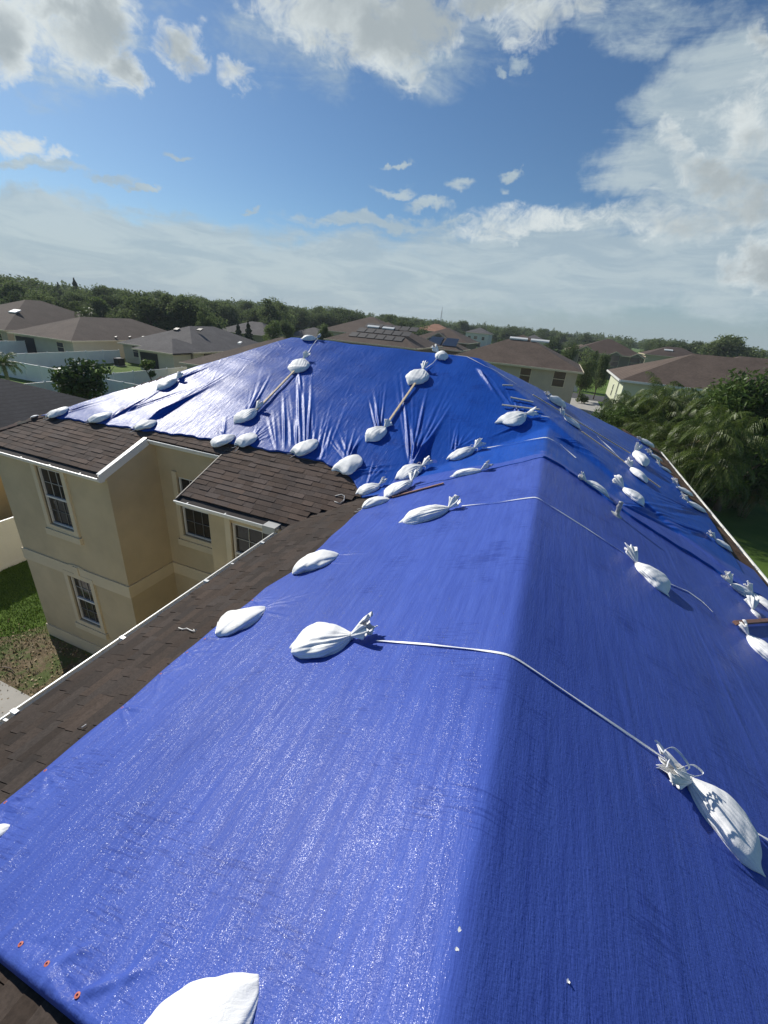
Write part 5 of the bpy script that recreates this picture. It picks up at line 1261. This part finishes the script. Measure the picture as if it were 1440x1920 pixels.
spots_p = [(1285, 838, 34, 'lowest feathery palm clump just past the far end of the right gutter'), (1340, 850, 31, 'feathery palm clump with browned fronds behind the middle of the right gutter'), (1395, 862, 32, 'feathery palm clump at the right edge, level with the middle gutter joints'),
    (1436, 856, 32, 'palm clump at the very right edge above the lawn'), (1302, 788, 37, 'tall palm clump in the middle of the thicket under the broad-leaved trees'), (1370, 798, 35, 'tall yellow-tinged palm clump below the right-hand tree'),
    (1432, 800, 33, 'tall palm clump cut off by the right picture edge'), (1245, 806, 41, 'palm clump behind the farthest sandbag of the right edge'), (1268, 872, 35, 'palm clump hugging the right gutter halfway down'), (1322, 905, 32, 'short palm clump in front of the thicket'), (1412, 925, 30.5, 'short brown-tipped palm clump nearest the lawn')]
for i, (px, py, Y, lb) in enumerate(spots_p):
    p = aty(px, py, Y); dup(pc[i % 3], (p[0], p[1], 0), rt.uniform(0, 6), max(.5, p[2]/4.7), lb, GP)
# broad-leaved dark thicket trees
br = [tree_proto('broadleaf_tree', 2.6, 6.4, .9, 19000, 61+i, L_BROAD, .085, '', lobes=26, sub=.34, group='broad-leaved trees behind the palms', aspect=2.6) for i in range(2)]
GD = 'tall dark palms in front of the pale green house'
dp = [palm_clump('drooping_palm', 400+i, 10, 6.2, '', group=GD, spread=1.5, L_=2.5, nf=11, leaflet=.62, yel=.06) for i in range(2)]
for i, (px, py, Y, lb) in enumerate(((1178, 745, 38, 'drooping dark palm nearest the sunlit end wall of the pale green house'), (1225, 742, 35, 'second dark palm from the left along the pale green house'), (1275, 728, 36, 'dark palm in the middle of the thicket, before the wide brown roof'),
        (1320, 738, 37, 'dark palm right of the middle of the thicket'), (1370, 735, 33, 'dark palm left of the tall glossy trees'), (1262, 780, 30, 'low drooping palm above the far gutter end'), (1345, 778, 28, 'low drooping palm in the middle right of the thicket'))):
    p = aty(px, py, Y); s_ = p[2]/7.0; dup(dp[i % 2], (p[0], p[1], 0), rt.uniform(0, 6), (s_, s_, s_), lb, GD)
for i, (px, py, Y, wd, lb) in enumerate(((1160, 752, 37, .95, 'glossy tree nearest the sunlit end wall of the pale green house'), (1210, 748, 36, .95, 'second glossy tree from the left along the pale green house'), (1265, 750, 39, 1.0, 'glossy tree in the middle of the thicket, before the wide brown roof'),
        (1325, 758, 40, 1.0, 'glossy tree right of the middle of the thicket'), (1438, 704, 34, .9, 'tall glossy tree near the right picture edge'), (1475, 668, 31, 1.0, 'tallest glossy tree cut off by the right picture edge'),
        (1405, 780, 33, 1.0, 'low glossy tree at the right picture edge over the palms'), (1120, 775, 36, .7, 'small glossy bush by the foot of the pale green house'))):
    p = aty(px, py, Y); s_ = p[2]/7.1; dup(br[i % 2], (p[0], p[1], 0), rt.uniform(0, 6), (s_*wd, s_*wd, s_), lb, 'broad-leaved trees behind the palms')
ci = tree_proto('flowering_tree', 2.1, 4.3, .8, 3600, 81, L_BROAD, .2, 'round glossy tree in pale bloom behind the dark neighbour roof', lobes=15, sub=.36, aspect=1.8)
p = atz(155, 718, 2.6); ci.location = (p[0], p[1], 0)
r = np.random.default_rng(5); P, Nn, C_ = crown_pts(2.15, 3.6, .8, 110, 81, 15, sub=.38); V, F, c = leaves(P, Nn, .13, r, 1, None); mesh('blossoms', V, F, M_STRAP, ci, col=c)
yt = tree_proto('young_tree', .95, 3.2, 1.4, 1100, 91, L_LIGHT, .16, 'small young green tree in front of the white fence near the tarp', lobes=8, aspect=1.8); p = atz(280, 692, 2.2); yt.location = (p[0], p[1], 0)
yt2 = tree_proto('young_tree', .8, 3.0, 1.2, 900, 92, L_LIGHT, .16, 'tiny light green treetop just above the tarp left of the lone sandbag', lobes=8, aspect=1.8); p = atz(368, 676, 2.4); yt2.location = (p[0], p[1], 0)
pm = palm_clump('date_palm', 300, 1, 2.6, 'short bushy palm at the left picture edge above the dark roof', L_=2.0, nf=26, leaflet=.4, yel=.05, trunkr=.16); p = atz(8, 690, 2.4); pm.location = (p[0], p[1], 0)
for px, py, Y, lb in ((170, 573, 100, 'light green palm top behind the brown bungalow ridge'), (20, 568, 92, 'light green palm at the far left below the wood')):
    q_ = aty(px, py, Y) if False else None
pl_ = palm_clump('fan_palm', 310, 1, 5.2, 'light green palm top behind the brown bungalow ridge', L_=2.6, nf=24, leaflet=.7, yel=.05, trunkr=.18); d = ray(158, 578); d = d/np.hypot(d[0], d[1]); pl_.location = (d[0]*104, d[1]*104, 0)
# shrubs by the far walkway
sh = tree_proto('shrub', .9, 1.3, .1, 900, 95, L_OAK, .14, 'clipped dark shrub by the far walkway right of the tan house', lobes=8, cat='shrub', sub=.45)
p = atz(1092, 750, .5); sh.location = (p[0], p[1], 0)
# ---- air conditioner, mast, pond
p = atz(225, 686, 0)
ac = empty('air_conditioner', (p[0], p[1], 0), 'black box-shaped air conditioner on the grass beside the grey-roofed bungalow', 'air conditioner')
mb = MB(); mb.box((-.5, -.5, .08), (.5, .5, 1.05)); o = mb.build('casing', M_DARK, ac); bv = o.modifiers.new('b', 'BEVEL'); bv.width = .04
mb = MB(); mb.tube([(0, 0, 1.06), (0, 0, 1.10)], .38, 20); mb.build('fan_grille', simple('grille', (.12, .12, .12), .5), ac)
mb = MB(); mb.box((-.6, -.6, 0), (.6, .6, .075)); mb.build('base_slab', M_CONC, ac)
p0 = aty(826, 604, 380); p1 = aty(828, 583, 380)
mast = empty('radio_mast', (p0[0], 380, 0), 'thin grey lattice radio mast above the treeline, far away', 'radio mast')
M_STEEL = simple('galvanised_steel', (.30, .31, .33), .5)
mb = MB(); hh = p1[2]
for a in range(3): mb.tube([(.9*cos(a*2.09), .9*sin(a*2.09), 0), (.35*cos(a*2.09), .35*sin(a*2.09), hh)], .10, 4)
for k in range(24):
    z = hh*k/24; w_ = .9-.55*k/24; w2 = .9-.55*(k+1)/24
    for a in range(3): mb.tube([(w_*cos(a*2.09), w_*sin(a*2.09), z), (w2*cos(a*2.09+2.09), w2*sin(a*2.09+2.09), hh*(k+1)/24)], .05, 3)
mb.build('lattice', M_STEEL, mast); mb = MB(); mb.tube([(0, 0, hh-.5), (0, 0, hh+3)], .12, 5); mb.build('antenna', M_STEEL, mast)
m, nt, N, L, P_ = newmat('pond_water'); P_.inputs['Base Color'].default_value = (.05, .07, .07, 1); P_.inputs['Roughness'].default_value = .05; L.new(bumpn(N, L, noisen(N, L, 1.5, 3, .5), .1, .05), P_.inputs['Normal'])
sheet('water', blobpoly(-36, 186, 13, 26, seed=8), .03, m)
# ---- grass tufts and leaf litter in the yard corner below the house
def litter():
    r = np.random.default_rng(3); n = 1100; x = r.normal(-10.8, 2.2, n); y = r.normal(5.1, .9, n); k = (y < YW-.1); x, y = x[k], y[k]; n = len(x)
    P = np.stack([x, y, np.full(n, .03)], 1); V, F, c = leaves(P, np.tile([0, 0, 2.5], (n, 1)), .045, r, 1.4)
    m = attrmat('dry_leaf', .9, 10, .3, 0); c[:, :3] = np.repeat(np.array([(.30, .22, .12), (.16, .11, .06), (.42, .34, .22)])[r.integers(0, 3, n)], 4, axis=0)
    o = mesh('leaf_litter', V, F, m, col=c); tag(o, 'dry leaves scattered on the bare dirt below the house', 'leaf litter', kind='stuff')
    n = 52000; x = r.uniform(-17, -9.6, n); y = r.uniform(3.6, 13, n); dd = ((x+10.6)/2.6)**2+((y-5)/1.2)**2; k = (dd > r.uniform(.0, 1.3, n)) & ((x < XA-.05) | (y < YW-.05)) & (y > 4.15); x, y = x[k], y[k]; n = len(x)
    h = r.uniform(.03, .075, n); a = r.uniform(0, 6.28, n); w = .012; lx, ly = r.normal(0, .02, n), r.normal(0, .02, n)
    V = np.stack([np.stack([x-w*np.cos(a), y-w*np.sin(a), 0*x], 1), np.stack([x+w*np.cos(a), y+w*np.sin(a), 0*x], 1), np.stack([x+lx, y+ly, h], 1)], 1).reshape(-1, 3)
    c = np.zeros((3*n, 4)); c[:, 3] = 1; g_ = r.uniform(.7, 1.3, n); c[:, 0] = np.repeat(.12*g_, 3); c[:, 1] = np.repeat(.20*g_, 3); c[:, 2] = np.repeat(.035*g_, 3)
    o = mesh('grass', V, np.arange(3*n).reshape(n, 3), attrmat('grass_blade', .8, 10, .2, 0), col=c); tag(o, 'short green grass between the white fence and the house wall', 'grass', kind='stuff')
litter()
twig = MB(); p = atz(4, 1250, .05); q2 = atz(28, 1262, .06); twig.tube([p, (p+q2)/2+[0, .05, .02], q2], [.02, .016, .008], 6); o = twig.build('twig', M_BARK, None, True); reorigin(o, p); tag(o, 'pale fallen twig on the bare dirt at the left picture edge', 'twig')

# ---- light summer haze: one even box of air round everything
hm, nt, N, L, P = newmat('haze_air'); N.remove(P); vp = N.new('ShaderNodeVolumePrincipled'); vp.inputs['Color'].default_value = (.80, .88, .95, 1); vp.inputs['Density'].default_value = .00032
L.new(vp.outputs[0], N['Material Output'].inputs['Volume'])
mb = MB(); mb.box((-700, -40, -1), (420, 760, 24)); hz_ = mb.build('haze', hm); tag(hz_, 'thin pale haze softening the far trees and houses', 'haze', kind='stuff')
